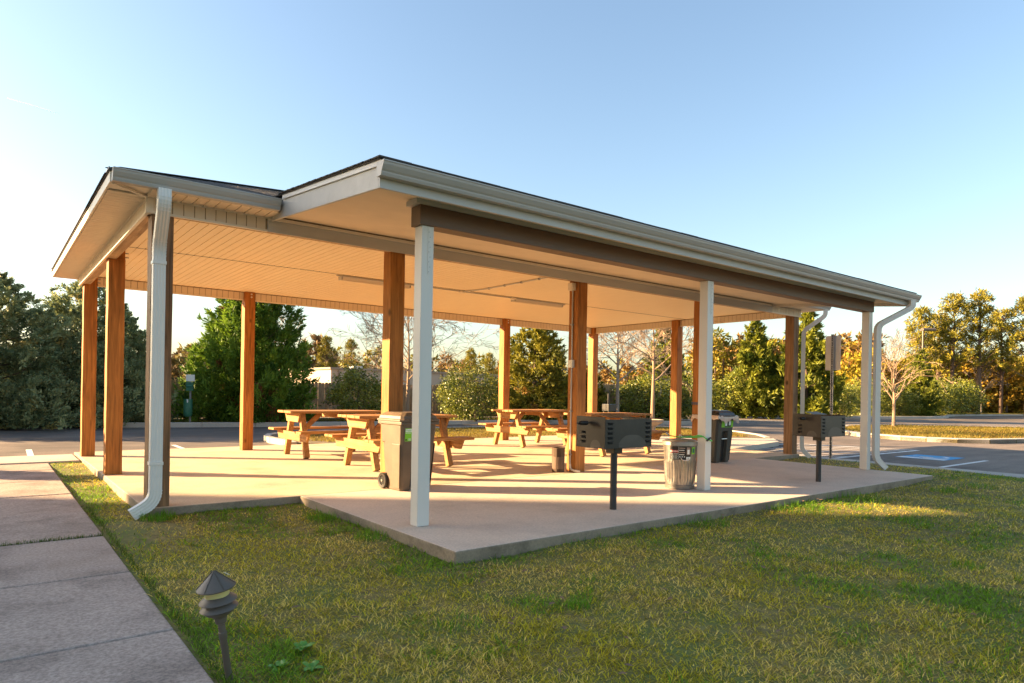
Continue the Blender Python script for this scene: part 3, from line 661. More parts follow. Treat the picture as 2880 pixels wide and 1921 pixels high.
# ------------------------------------------------------------------ park grills
def make_grill(loc, rz, label):
    g = empty('park_grill', loc, rz); tag(g, label, 'grill', 'charcoal grills on the front patio')
    D, W_ = M['dark_steel'], M['worn_steel']
    MB().lathe([(0,0),(.035,0),(.035,.60),(0,.60)], 20).build('pedestal', M['post_steel'], g, True)
    MB().box(-.06,-.06,.575,.06,.06,.64).build('mount_bracket', D, g, bevel=.004)
    bx, by, z0, z1, t = .34, .20, .64, .925, .005
    fbx = MB().box(-bx,-by,z0,bx,by,z0+t)
    fbx.box(-bx,-by,z0+t,bx,-by+t,z1)            # front plate
    fbx.box(-bx,-by+t,z0+t,-bx+t,by,z1+.025)     # left plate
    fbx.box(bx-t,-by+t,z0+t,bx,by,z1+.01).box(-bx+t,by-t,z0+t,bx-t,by,z1-.12)
    fb_ = fbx.build('firebox', D, g, bevel=.0015)
    for k in range(5):       # louvre slots near each edge
        z = z0+.045+k*.046
        for x in (-bx+.07, bx-.06):
            s_ = MB().box(x-.032,-by-.002,z,x+.032,-by+.003,z+.017).build('louvre_slot', M['black_hole'], fb_)
            MB().prism([(-by-.003,z+.017),(-by-.016,z+.021),(-by-.003,z+.026)], (x-.03,x+.03), 'x').build('louvre_lip', D, s_)
        if k != 3:
            s_ = MB().box(-bx-.002,by-.13,z,-bx+.003,by-.075,z+.017).build('louvre_slot', M['black_hole'], fb_)
            MB().prism([(-bx-.003,z+.017),(-bx-.016,z+.021),(-bx-.003,z+.026)], (by-.128,by-.077), 'y').build('louvre_lip', D, s_)
    # burnt-bare patches
    def blob(cx, cz, rx, rzz, face):
        v = []; 
        for k in range(24):
            a = 2*math.pi*k/24; rr = 1+.03*math.sin(3*a+cx*9)+.015*math.sin(7*a)
            u_, w = cx+rx*rr*math.cos(a), max(z0+.004, cz+rzz*rr*math.sin(a))
            v.append((u_,-by-.0012,w) if face == 'f' else (-bx-.0012,u_,w))
        return MB().add(v, [tuple(range(24))])
    blob(.05, z0+.015, .20, .12, 'f').build('bare_metal_patch', W_, fb_); blob(-.07, z0+.01, .07, .075, 's').build('bare_metal_patch', W_, fb_)
    gr = MB()
    for k in range(16): gr.tube([(-bx+.03+k*.042,-by+.02,.83),(-bx+.03+k*.042,by-.02,.83)], .005, 6)
    gr.tube([(-bx+.02,-by+.02,.83),(bx-.02,-by+.02,.83)], .007, 6).tube([(-bx+.02,by-.02,.83),(bx-.02,by-.02,.83)], .007, 6).build('grate', M['post_steel'], g)
    MB().add([(-.02,by-.15,z1+.005),(bx-.01,by-.15,z1+.005),(bx-.01,by+.01,z1+.04),(-.02,by+.01,z1+.04),(-.02,by-.15,z1+.011),(bx-.01,by-.15,z1+.011),(bx-.01,by+.01,z1+.046),(-.02,by+.01,z1+.046)],
             [(0,3,2,1),(4,5,6,7),(0,1,5,4),(1,2,6,5),(2,3,7,6),(3,0,4,7)]).build('warming_shelf', D, g)
    h = MB().tube([(-bx,.02,.885),(-bx-.17,.02,.885)], .006, 8).build('handle', D, g)
    coil = [(-bx-.03-.10*i/96, .02+.019*math.cos(i*math.pi/6), .885+.019*math.sin(i*math.pi/6)) for i in range(97)]
    MB().tube(coil, .0055, 6).build('spring_grip', D, h, True)
    return g
make_grill((2.112,-0.30,0.002), 0.0, 'black charcoal grill on a pedestal in front of the first two white posts')
make_grill((6.236,-0.32,0.002), 0.0, 'grey-brown charcoal grill on a pedestal near the right end of the patio')

# ------------------------------------------------------------------ text helper
def text_mesh(s, size, mat, bold=0.0, bend_r=None):
    c = bpy.data.curves.new('lettering', 'FONT'); c.body = s; c.size = size; c.align_x = 'CENTER'; c.align_y = 'CENTER'; c.extrude = 0.0004; c.offset = bold; c.resolution_u = 2
    ob = bpy.data.objects.new('lettering_src', c); COL.objects.link(ob); bpy.context.view_layer.update()
    me = bpy.data.meshes.new_from_object(ob.evaluated_get(bpy.context.evaluated_depsgraph_get()))
    bpy.data.objects.remove(ob); bpy.data.curves.remove(c)
    me.materials.clear(); me.materials.append(mat); me.name = 'lettering'
    return me

# ------------------------------------------------------------------ wheeled bins
def make_cart(loc, rz, body_mat, label, lid_open=False, bag=False, wide=True):
    """front faces -Y, wheels at the back (+Y); origin under the body"""
    c = empty('wheeled_bin', loc, rz); tag(c, label, 'wheeled bin', 'wheeled bins beside the posts')
    Bm, K = M[body_mat], M['black_plastic']
    H = 0.80
    def rect(z):   # half width, front y, back y at height z
        t = z/H; return 0.205+0.045*t, -0.20-0.075*t, 0.17+0.055*t
    lev = [0.0,0.012,0.20,0.40,0.55,0.56,0.70,H]; vs = []; fs = []; n = 0
    for i, z in enumerate(lev):
        w, yf, yb = rect(max(z,0)); 
        if z == 0: w -= .008; yf += .008; yb -= .008
        g_ = 0.0 if z >= 0.56 else 0.022      # lower part steps in
        rc = 0.03
        ring = [(-w+rc,yf),( -.085,yf),(-.07,yf+g_*2.2),(.07,yf+g_*2.2),(.085,yf),(w-rc,yf),(w,yf+rc),(w,yb-rc-.06),(w-g_,yb-rc-.05),(w-g_,yb-rc),(w-rc,yb),(-w+rc,yb),(-w+g_,yb-rc),(-w+g_,yb-rc-.05),(-w,yb-rc-.06),(-w,yf+rc)]
        vs += [(x,y,z) for x, y in ring]; n = len(ring)
    for i in range(len(lev)-1):
        for k in range(n): fs.append((i*n+k, i*n+(k+1) % n, (i+1)*n+(k+1) % n, (i+1)*n+k))
    fs += [tuple(range(n))[::-1], tuple(range((len(lev)-1)*n, len(lev)*n))]
    body = MB().add(vs, fs).build('body', Bm, c, bevel=.006)
    w, yf, yb = rect(H)
    rim = MB().box(-w-.016,yf-.016,H-.028,w+.016,yb+.016,H+.012).build('rim', Bm, c, bevel=.008)
    # raised side panel ribs
    for s in (-1, 1):
        MB().add([(s*(rect(.05)[0]+.001),-.05,.03),(s*(rect(.05)[0]+.012),-.05,.03),(s*(rect(.05)[0]+.012),-.19,.03),(s*(rect(.05)[0]+.001),-.19,.03),
                  (s*(rect(.55)[0]+.001),-.06,.55),(s*(rect(.55)[0]+.012),-.06,.55),(s*(rect(.55)[0]+.012),-.235,.55),(s*(rect(.55)[0]+.001),-.235,.55)],
                 [(0,1,2,3),(4,7,6,5),(0,4,5,1),(1,5,6,2),(2,6,7,3),(3,7,4,0)]).build('side_rib', Bm, body, bevel=.006)
    # domed lid in stepped tiers
    lw, lf, lbk = w+.028, yf-.035, yb+.045
    lid = MB()
    tiers = [(0,.0,H+.013),(0,.0,H+.034),(.018,.02,H+.040),(.03,.035,H+.075),(.085,.085,H+.112),(.10,.11,H+.118)]
    vs = []; fs = []
    for a, b_, z in tiers:
        r_ = .035; x1 = lw-a; y0_ = lf+b_; y1_ = lbk-a*.6
        vs += [(-x1+r_,y0_,z),(x1-r_,y0_,z),(x1,y0_+r_,z),(x1,y1_-r_,z),(x1-r_,y1_,z),(-x1+r_,y1_,z),(-x1,y1_-r_,z),(-x1,y0_+r_,z)]
    for i in range(len(tiers)-1):
        for k in range(8): fs.append((i*8+k, i*8+(k+1) % 8, (i+1)*8+(k+1) % 8, (i+1)*8+k))
    fs += [tuple(range(8))[::-1], tuple(range((len(tiers)-1)*8, len(tiers)*8))]
    lido = lid.add(vs, fs).build('lid', K if bag else Bm, c, bevel=.004)
    MB().box(-.15,lf-.018,H+.016,.15,lf+.004,H+.032).build('lid_grip', K if bag else Bm, lido, bevel=.004)
    MB().tube([(-.20,lbk+.04,H-.02),(.20,lbk+.04,H-.02)], .014, 10).box(-.20,yb,H-.04,-.17,lbk+.04,H+.0).box(.17,yb,H-.04,.20,lbk+.04,H+.0).build('handle', Bm, c)
    # catch bar across the recessed front
    yb0 = rect(.42)[1]
    MB().tube([(-.075,yb0+.006,.42),(.075,yb0+.006,.42)], .010, 10).build('catch_bar', M['bar_metal'], c)
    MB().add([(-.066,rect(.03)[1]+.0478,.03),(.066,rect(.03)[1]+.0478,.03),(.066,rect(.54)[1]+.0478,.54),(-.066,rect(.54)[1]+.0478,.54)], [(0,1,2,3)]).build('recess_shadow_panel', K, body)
    for s in (-1, 1):
        wh = empty_part('wheel', c, (s*.225,.155,.095))
        MB().lathe([(.058,-.022),(.088,-.026),(.095,-.018),(.095,.018),(.088,.026),(.058,.022),(.058,-.022)], 28).build('tyre', M['black_plastic'], wh, True, rot=(0,math.pi/2,0))
        rm = MB()
        for k in range(9):
            a = 2*math.pi*k/9; rm.beam((0,.012*math.cos(a),.012*math.sin(a)), (0,.06*math.cos(a),.06*math.sin(a)), .010, .016, (1,0,0))
        rm.tube([(-.026,0,0),(.026,0,0)], .016, 10).build('spoked_rim', M['wheel_rim'], wh)
    MB().tube([(-.21,.155,.095),(.21,.155,.095)], .010, 8).build('axle', M['channel_steel'], c)
    return c, body, rect
def empty_part(name, par, loc):
    """wheel hub disc that carries tyre and rim"""
    return MB().tube([(-.018,0,0),(.018,0,0)], .05, 16).build(name, M['black_hole'], par, loc=loc)
c1, body1, rect = make_cart((1.06,2.085,0.004), 0.05, 'cart_brown', 'brown wheeled bin with a green sticker standing against the middle wooden post')
def front_pt(x, z, off=.002): return (x, rect(z)[1]-off, z)
def sticker(par, x0, z0, x1, z1, mat, off=.002, name='sticker'):
    return MB().add([front_pt(x0,z0,off),front_pt(x1,z0,off),front_pt(x1,z1,off),front_pt(x0,z1,off)], [(0,1,2,3)]).build(name, M[mat], par)
sg = sticker(body1, -.195, .585, -.105, .735, 'sticker_green'); sticker(body1, -.190, .690, -.110, .728, 'sticker_white', .0026, 'sticker_band')
tl = math.atan2(.075, .8)
link('lettering', text_mesh('Toter', .030, M['sticker_green'], .0006), body1, front_pt(-.15,.708,.0034), (math.pi/2+tl,0,0))
for k, zz in enumerate((.675,.612,.603,.594)): sticker(body1, -.19 if k == 0 else -.148, zz, -.115, zz+.0035, 'sticker_white', .0026, 'sticker_line')
sticker(body1, -.188, .592, -.168, .612, 'sticker_black', .0026, 'sticker_mark'); sticker(body1, -.100, .585, -.07, .735, 'sticker_white', .002, 'sticker')
c2, body2, rect = make_cart((7.30,2.16,0.004), -0.02, 'cart_plastic', 'dark wheeled bin with a clear liner bag over its rim behind the middle white post', bag=True)
sticker(body2, -.12, .625, .21, .745, 'sticker_green'); sticker(body2, -.03, .632, .15, .738, 'sticker_black', .0026, 'sticker_picture')
sticker(body2, -.02, .65, .035, .735, 'sticker_white', .0032, 'sticker_picture'); sticker(body2, .085, .66, .14, .73, 'sticker_white', .0032, 'sticker_picture')
# liner bag: crumpled skirt folded over the rim
mb = MB(); w, yf, yb = rect(0.80); ring = []
N = 72
for k in range(N):
    t = k/N*4; s = int(t); u_ = t-s; X, Y0_, Y1_ = w+.03, yf-.032, yb+.03
    ring.append([(-X+2*X*u_,Y0_),(X,Y0_+(Y1_-Y0_)*u_),(X-2*X*u_,Y1_),(-X,Y1_-(Y1_-Y0_)*u_)][s])
vs = []
for lvl, (grow, z) in enumerate(((.0,.834),(.010,.815),(.014,.775),(.012,.735))):
    for k, (x, y) in enumerate(ring):
        j = .007*math.sin(k*2.4+lvl)+.005*math.sin(k*5.3); zz = z + (0.035*math.sin(k*.55+1)+.018*math.sin(k*1.7) if lvl == 3 else .004*math.sin(k*3.1))
        L_ = math.hypot(x, y); vs.append((x*(1+(grow+j)/L_), y*(1+(grow+j)/L_), zz))
fs = [(l_*N+k, l_*N+(k+1) % N, (l_+1)*N+(k+1) % N, (l_+1)*N+k) for l_ in range(3) for k in range(N)]
mb.add(vs, fs).build('liner_bag', M['bag_plastic'], c2, True)

# ------------------------------------------------------------------ galvanised can with bungee
can = empty('metal_trash_can', (4.00,0.33,0.003), -2.2); tag(can, 'round galvanised metal trash can with black label tied to the middle white post', 'trash can')
cor = lambda t, z: (0.0045*math.cos(30*t) if 0.09 < z < 0.36 else 0.0)
zs = [0,.006,.05,.055,.085,.095,.16,.24,.32,.355,.365,.52,.545]
MB().lathe([(0,.006)]+[(.176+.034*z/.545 + (.006 if z in (.006,.05) else 0), z) for z in zs[1:]], 120, mod=cor).build('drum', M['galvanised'], can, True)
MB().lathe([(.221,.545),(.226,.548),(.226,.590),(.221,.596),(.205,.600),(.18,.612),(.02,.632),(0,.632)], 48).build('lid', M['lid_metal'], can, True)
MB().tube(bend([(-.06,0,.625),(-.05,0,.668),(.05,0,.668),(.06,0,.625)], 4, .03), .006, 8).build('lid_handle', M['bar_metal'], can)
for sgn in (-1, 1):
    MB().tube(bend([(sgn*.20,-.05,.40),(sgn*.245,-.04,.37),(sgn*.245,.04,.37),(sgn*.20,.05,.40)], 4, .03), .005, 8).build('side_handle', M['bar_metal'], can)
def patch(a0, a1, z0, z1, r, mat, par, name='label'):
    k = 10; vs = []
    for zz in (z0, z1):
        for i in range(k+1):
            a = a0+(a1-a0)*i/k; rr = .176+.034*zz/.545+r; vs.append((rr*math.cos(a), rr*math.sin(a), zz))
    return MB().add(vs, [(i, i+1, k+2+i, k+1+i) for i in range(k)]).build(name, M[mat], par, True)
# label faces the camera side (camera direction seen from the can)
camdir = math.atan2(-4.996-0.33, -2.912-4.00) + 2.2
A = camdir+0.02; H_ = 0.62
lab = patch(A-H_, A+H_, .375, .538, .0065, 'sticker_black', can)
patch(A-H_+.02, A-.12, .462, .492, .0072, 'sticker_red', lab, 'label_band')
def ptext(s, size, ac, z, mat):
    me = text_mesh(s, size, M[mat], .0004); rr = .176+.034*z/.545+.0078
    co = np.zeros(len(me.vertices)*3, np.float32); me.vertices.foreach_get('co', co); co = co.reshape(-1,3); out = co.copy()
    a = ac + co[:,0]/rr; out[:,0] = (rr+co[:,2])*np.cos(a); out[:,1] = (rr+co[:,2])*np.sin(a); out[:,2] = z+co[:,1]
    me.vertices.foreach_set('co', out.reshape(-1)); return link('lettering', me, lab)
ptext('BEHRENS', .026, A-.37, .477, 'sticker_white'); ptext('STEEL TRASH CAN', .011, A-.37, .450, 'sticker_white')
for k in range(4): patch(A-.07, A+.26-.04*(k % 2), .515-.027*k, .523-.027*k, .0072, 'sticker_white' if k % 2 else 'wall_beige', lab, 'label_line')
for k in range(3): patch(A-.06+k*.13, A-.0+k*.13, .405, .418, .0072, 'sticker_white', lab, 'label_icon')
for k in range(5): patch(A-H_+.05, A-.16-.02*(k % 2), .386+.012*k, .389+.012*k, .0072, 'sticker_white', lab, 'label_line')
patch(A-.11, A-.10, .38, .535, .0072, 'sticker_white', lab, 'label_rule'); patch(A+.36, A+H_-.04, .435, .53, .0072, 'stone_planter', lab, 'label_picture'); patch(A+.40, A+H_-.08, .445, .50, .0078, 'sticker_white', lab, 'label_picture')
patch(A+.34, A+H_-.01, .378, .410, .0072, 'sticker_white', lab, 'label_price')
oval = patch(A+.70, A+.95, .445, .53, .0065, 'sticker_green', can, 'oval_sticker'); patch(A+.74, A+.91, .46, .515, .0072, 'station_green', oval, 'sticker_centre')
# bungee cord from lid to post
bx_, by_, bz_ = 4.064, 0.0, 0.66
loop = [(bx_-.012,by_-.012,bz_-.015),(bx_+.06,by_-.014,bz_-.03),(bx_+WW+.012,by_-.012,bz_-.05),(bx_+WW+.014,by_+.06,bz_-.04),(bx_+WW+.012,by_+WW+.012,bz_-.01),(bx_+.06,by_+WW+.014,bz_+.01),(bx_-.012,by_+WW+.012,bz_+.02),(bx_-.014,by_+.05,bz_+.02),(bx_-.012,by_-.012,bz_-.01),(bx_+.05,by_-.016,bz_-.035)]
be = empty('bungee_cord', (bx_, by_, bz_)); tag(be, 'bright green bungee cord looped round the middle white post and can lid', 'cord')
def loc(P): return [(x-bx_, y-by_, z-bz_) for x, y, z in P]
MB().tube(bend(loc(loop), 3, .03), .0065, 8).build('loop', M['bungee_green'], be, True)
MB().tube(bend(loc([(bx_-.014,by_+.05,bz_+.02),(bx_-.06,by_+.16,bz_+.005),(3.96,.27,.648),(3.93,.36,.652),(3.90,.43,.668)]), 4, .05), .0065, 8).tube(bend(loc([(bx_-.012,by_+.02,bz_+.012),(bx_-.04,by_+.13,bz_-.008),(4.0,.25,.644),(3.95,.34,.648),(3.91,.42,.66)]), 4, .05), .006, 8).build('strands', M['bungee_green'], be, True)
MB().lathe([(0,-.05),(.010,-.045),(.014,0),(.012,.045),(0,.05)], 10).build('toggle', M['black_plastic'], be, True, loc=(.035,-.022,-.022), rot=(0,math.radians(68),0.1))
MB().tube(loc([(3.90,.43,.668),(3.86,.45,.70)]), .010, 8).build('hook', M['channel_steel'], be)
# blue cord wrapped round the post behind
cb2 = MB(); 
for k in range(3):
    z = 1.02+k*.016; e = .012; cb2.tube([(-e,-e,z),(PW+e,-e,z+.004),(PW+e,PW+e,z+.008),(-e,PW+e,z+.004),(-e,-e,z)], .006, 6)
o = cb2.build('rope', M['cord_blue'], None, loc=(7.04,YF,0)); tag(o, 'dark blue cord wound round the wooden post behind the middle white post', 'cord')

# small log-like ash bin by the conduit post
lg = empty('ash_bin', (3.80,2.40,0.003)); tag(lg, 'small dark bin with weathered bark-like sides at the foot of the conduit post', 'bin')
MB().lathe([(0,0),(.085,0),(.088,.02),(.096,.34),(.100,.36),(.094,.365),(.088,.34),(0,.33)], 22, mod=lambda t, z: .003*math.sin(9*t)+.002*math.sin(17*t+z*20)).build('drum', M['log_wood'], lg, True)
MB().lathe([(.0905,.05),(.0945,.22),(.0935,.23)], 20, a0=2.6, a1=5.2).build('peeled_side', M['bark_brown'], lg, True)

# ------------------------------------------------------------------ path light
pl = empty('path_light', (-2.085,-2.03,-0.09)); tag(pl, 'brown tiered path light leaning beside the concrete walkway', 'path light')
pl.rotation_euler = (math.radians(-2), math.radians(-8.5), 0.4)
Lb = M['lamp_brown']
MB().lathe([(0,-.06),(.004,-.06),(.0145,.0),(.0145,.20),(.017,.205),(.017,.232),(.0145,.235),(.0145,.27),(.022,.275),(.026,.30),(.026,.305),(0,.305)], 16).build('stake', Lb, pl, True)
MB().lathe([(0,.298),(.030,.302),(.040,.316),(.052,.318),(.060,.326),(.062,.332),(.046,.338)], 28).build('base_cup', Lb, pl, True)
for z in (.340, .372): MB().lathe([(.046,z+.026),(.074,z+.004),(.076,z),(.052,z+.002),(.046,z+.004),(.046,z+.026)], 32).build('louvre_ring', Lb, pl, True)
MB().lathe([(.045,.328),(.045,.392)], 28).build('inner_sleeve', M['black_hole'], pl, True)
MB().lathe([(.049,.390),(.049,.436)], 32, mod=lambda t, z: .0006*math.cos(60*t)).build('lens', M['lamp_lens'], pl, True)
cap_ = MB().lathe([(.040,.433),(.076,.427),(.078,.432),(.004,.500),(0,.502)], 32).build('cap', Lb, pl, True)
for k in range(6):
    a = k*math.pi/3+.3; MB().beam((.076*math.cos(a),.076*math.sin(a),.435), (.006*math.cos(a),.006*math.sin(a),.500), .003, .004).build('cap_rib', Lb, cap_)
MB().add([(.05,-.028,.4695),(.046,-.034,.4695),(.030,-.020,.4855),(.034,-.016,.4855)], [(0,1,2,3)]).build('paint_chip', M['sticker_white'], cap_)

# ------------------------------------------------------------------ roadside things
sg = empty('parking_sign', (11.30,2.0,-0.12)); tag(sg, 'back of a tall parking sign on a perforated steel post by the lot', 'sign')
MB().prism([(-.03,-.03),(-.012,-.03),(-.012,.0),(.012,.0),(.012,-.03),(.03,-.03),(.03,-.024),(.018,-.024),(.018,.006),(-.018,.006),(-.018,-.024),(-.03,-.024)], (0,2.66), 'z').build('post', M['channel_steel'], sg, rot=(0,0,-math.pi/2))
mbh = MB()
for k in range(52): mbh.box(-.0325,-.005,.06+k*.05,-.030,.005,.085+k*.05)
hh = mbh.build('post_holes', M['black_hole'], sg); hh['kind'] = 'stuff'
rr = .035; pts = []
for cx, cz, a0 in ((.165-rr,.37-rr,0),(-.165+rr,.37-rr,90),(-.165+rr,-.37+rr,180),(.165-rr,-.37+rr,270)):
    for k in range(5): a = math.radians(a0+k*22.5); pts.append((cx+rr*math.cos(a), cz+rr*math.sin(a)))
MB().prism([(a, b_+2.26) for a, b_ in pts], (.012,.015), 'x').build('sign_plate', M['sign_back'], sg)
for z in (2.0,2.5): MB().tube([(-.04,0,z),(.02,0,z)], .008, 8).build('bolt', M['bar_metal'], sg)
ds = empty('pet_waste_station', (2.45,19.35,-0.02), YAW-math.pi/2); tag(ds, 'green pet waste station with white sign standing before the fence', 'waste station')
MB().box(-.025,-.02,0,.025,.02,1.42).build('post', M['channel_steel'], ds)
MB().box(-.15,-.035,1.40,.15,-.028,1.62).build('sign_plate', M['sticker_white'], ds, bevel=.01); 
MB().box(-.115,-.10,1.08,.115,-.022,1.37).prism([(-.10,1.19),(-.125,1.23),(-.10,1.27)], (-.105,.105), 'x').build('bag_dispenser', M['station_green'], ds, bevel=.01)
MB().lathe([(0,.20),(.10,.22),(.135,.27),(.135,.50),(.140,.50),(.140,.56),(.135,.56),(.135,.80),(.128,.80),(.12,.5),(0,.45)], 28, c=(0,-.16,0)).build('canister', M['station_green'], ds, True)
MB().box(-.03,-.05,.40,.03,-.018,.72).build('bracket', M['channel_steel'], ds)
MB().add([(.02,-.30,.80),(.07,-.302,.79),(.075,-.303,.70),(.035,-.304,.68)], [(0,1,2,3)]).build('bag_corner', M['sticker_white'], ds)
pt = empty('stone_planter', (12.35,8.0,-0.04)); tag(pt, 'round stone planter bowl on the grass behind the first grill', 'planter')
MB().lathe([(0,0),(.22,0),(.25,.05),(.28,.30),(.46,.40),(.50,.44),(.50,.50),(.44,.50),(.40,.44),(0,.42)], 32).build('bowl', M['stone_planter'], pt, True)
MB().lathe([(.0,.475),(.2,.47),(.42,.455)], 24, mod=lambda t, z: .008*math.sin(7*t)).build('soil_fill', M['soil'], pt, True)
sm = empty('outdoor_stove', (17.3,14.2,-0.14)); tag(sm, 'small black box cooker with a flue, behind the conduit post near the fence', 'cooker')
MB().box(-.24,-.20,.62,.24,.20,.92).build('firebox', M['black_plastic'], sm, bevel=.02); MB().tube([(-.05,0,.92),(-.05,0,1.35)], .05, 12).build('flue', M['black_plastic'], sm)
MB().box(-.20,-.16,0,-.15,-.11,.62).box(.15,-.16,0,.20,-.11,.62).box(-.20,.11,0,-.15,.16,.62).box(.15,.11,0,.20,.16,.62).build('stand', M['dark_steel'], sm)
lp = empty('lot_lamp', (59.9,18.2,-0.02), YAW-math.pi/2); tag(lp, 'tall parking lot lamp with a shoebox head among the pines', 'lamp post')
MB().tube([(0,0,0),(0,0,7.1)], [.09,.065], 10).build('pole', M['lamp_brown'], lp); MB().box(-.1,-.25,7.1,1.0,.25,7.24).prism([(-.25,7.24),(.25,7.24),(.1,7.34),(-.1,7.34)], (-.1,1.0), 'x').build('lamp_head', M['lamp_brown'], lp, bevel=.02)

# ------------------------------------------------------------------ fences
def fence(name, a, c, h, mat, label, seed):
    rs = random.Random(seed); a = Vector((*a, 0)); c = Vector((*c, 0)); d = (c-a); L = d.length; d.normalize(); ang = math.atan2(d.y, d.x)
    root = empty(name, (a.x, a.y, -0.02), ang); tag(root, label, 'fence')
    ms = []
    for k in range(4):
        hh = h*(1+rs.uniform(-.012,.012)); w = .0705 if k else .067
        ms.append(MB().prism([(-w,.03),(w,.03),(w,hh-.04),(w-.03,hh),(-w+.03,hh),(-w,hh-.04)], (-.009,.009), 'y').mesh('picket', M[mat]))
    n = int(L/.143)
    for i in range(n):
        link('picket', rs.choice(ms), root, (i*.143+rs.uniform(-.002,.002), rs.uniform(-.004,.004), rs.uniform(-.02,.015)), (0, rs.uniform(-.003,.003), 0))
    for z in (.25, h*.5, h-.25): MB().box(0,.012,z-.04,L,.05,z+.04).build('rail', M[mat], root)
    for k in range(int(L/2.4)+1): MB().box(k*2.4-.045,.05,0,k*2.4+.045,.14,h-.1).build('post', M[mat], root)
    return root
fence('picket_fence', (0.6,23.0), (11.0,22.0), 1.5, 'fence_wood', 'weathered brown picket fence behind the green conifer and waste station', 1)
fence('picket_fence', (11.1,22.0), (20.2,20.2), 1.5, 'fence_wood', 'weathered picket fence behind the bushes, right of the middle post', 2)
fence('picket_fence', (20.3,18.5), (26.5,19.5), 1.75, 'fence_wood_light', 'pale grey picket fence between the bare trees behind the grill', 3)
fence('picket_fence', (74.5,21.5), (93.0,16.0), 1.85, 'fence_wood_light', 'sunlit tan picket fence at the far right edge of the lot', 4)
fence('picket_fence', (36,24), (62,22.5), 1.7, 'fence_wood', 'shaded picket fence behind the far right bushes', 5)

# ------------------------------------------------------------------ buildings
def building(name, x0, y0, x1, y1, h, label, wall='wall_beige', windows=True, rot=0.0, floors=3):
    root = empty(name, ((x0+x1)/2, (y0+y1)/2, -0.1), rot); tag(root, label, 'building'); W_, D_ = (x1-x0)/2, (y1-y0)/2
    MB().box(-W_,-D_,0,W_,D_,h).build('wall', M[wall], root); MB().box(-W_-.25,-D_-.25,h,W_+.25,D_+.25,h+.22).build('roof', M['roof_dark'], root)
    if windows:
        for fl in range(floors):
            for s, n_, axis in ((-1,int(W_/1.6),'y'),(1,int(W_/1.6),'y'),(-1,int(D_/1.6),'x'),(1,int(D_/1.6),'x')):
                for k in range(n_):
                    t = (-1+2*(k+.5)/n_); z = 1.0+fl*h/floors
                    if axis == 'y': f = MB().box(t*W_-.55,s*D_-.03,z,t*W_+.55,s*D_+.03,z+1.4).build('window', M['vinyl_white'], root); MB().box(t*W_-.48,s*D_-.04,z+.07,t*W_+.48,s*D_+.04,z+1.33).build('pane', M['window_glass'], f)
                    else: f = MB().box(s*W_-.03,t*D_-.55,z,s*W_+.03,t*D_+.55,z+1.4).build('window', M['vinyl_white'], root); MB().box(s*W_-.04,t*D_-.48,z+.07,s*W_+.04,t*D_+.48,z+1.33).build('pane', M['window_glass'], f)
    return root
wh = empty('warehouse', (24.3,48.0,-0.1), 0.09); tag(wh, 'low beige flat-roofed warehouse beyond the fence', 'building')
MB().box(-9.0,-7.5,0,13.0,7.5,2.72).build('wall', M['wall_beige'], wh); MB().box(-9.12,-7.62,2.72,13.12,7.62,2.86).build('parapet', M['wall_tan'], wh)
for k in range(5): MB().tube([(-8.4+k*4.6,-7.58,0),(-8.4+k*4.6,-7.58,2.7)], .06, 8).build('downpipe', M['wall_tan'], wh)
MB().box(-4.0,-2,2.86,-3.2,-1.2,3.25).build('rooftop_unit', M['conduit_grey'], wh)
building('shade_building', -46,-4,-32.0,27.0, 17.6, 'unseen five-storey beige block left of the walkway, added to shade the foreground', floors=5)  # unseen block, placed and sized to shade the lawn and walkway
building('shade_tower', -29,39.2,-25,42.6, 12.6, 'unseen narrow beige tower beyond the left conifers, added to shade them', floors=4)  # unseen tower added to keep sun off the lower part of the conifers

# ------------------------------------------------------------------ vegetation generators
def tube_tree(mb, p, d, r, L, depth, spread, rs, minr=.006, grav=0.0, nseg=3, kids=(2,3), taper=.72, shrink=.74):
    pts = [p.copy()]; rads = [r]; q = p.copy(); dd = d.copy()
    for i in range(nseg):
        dd = (dd + Vector((rs.gauss(0,.12), rs.gauss(0,.12), rs.gauss(0,.10)+grav))).normalized(); q = q + dd*L/nseg; pts.append(q.copy()); rads.append(max(minr*.6, r*(1-(1-taper)*(i+1)/nseg)))
    mb.tube(pts, rads, 5 if depth > 2 else (4 if depth > 1 else 3), cap=False)
    if depth == 0: return
    for k in range(rs.randint(*kids)):
        i = rs.randint(max(1, nseg-2), nseg); base = pts[i]
        ax = dd.orthogonal().normalized(); ax.rotate(Matrix.Rotation(rs.uniform(0, 6.283), 3, dd)); nd = (dd*math.cos(spread*rs.uniform(.6,1.3)) + ax*math.sin(spread*rs.uniform(.6,1.3))).normalized()
        tube_tree(mb, base, nd, max(minr, rads[i]*rs.uniform(.5,.72)), L*shrink*rs.uniform(.75,1.15), depth-1, spread, rs, minr, grav, nseg, kids, taper, shrink)
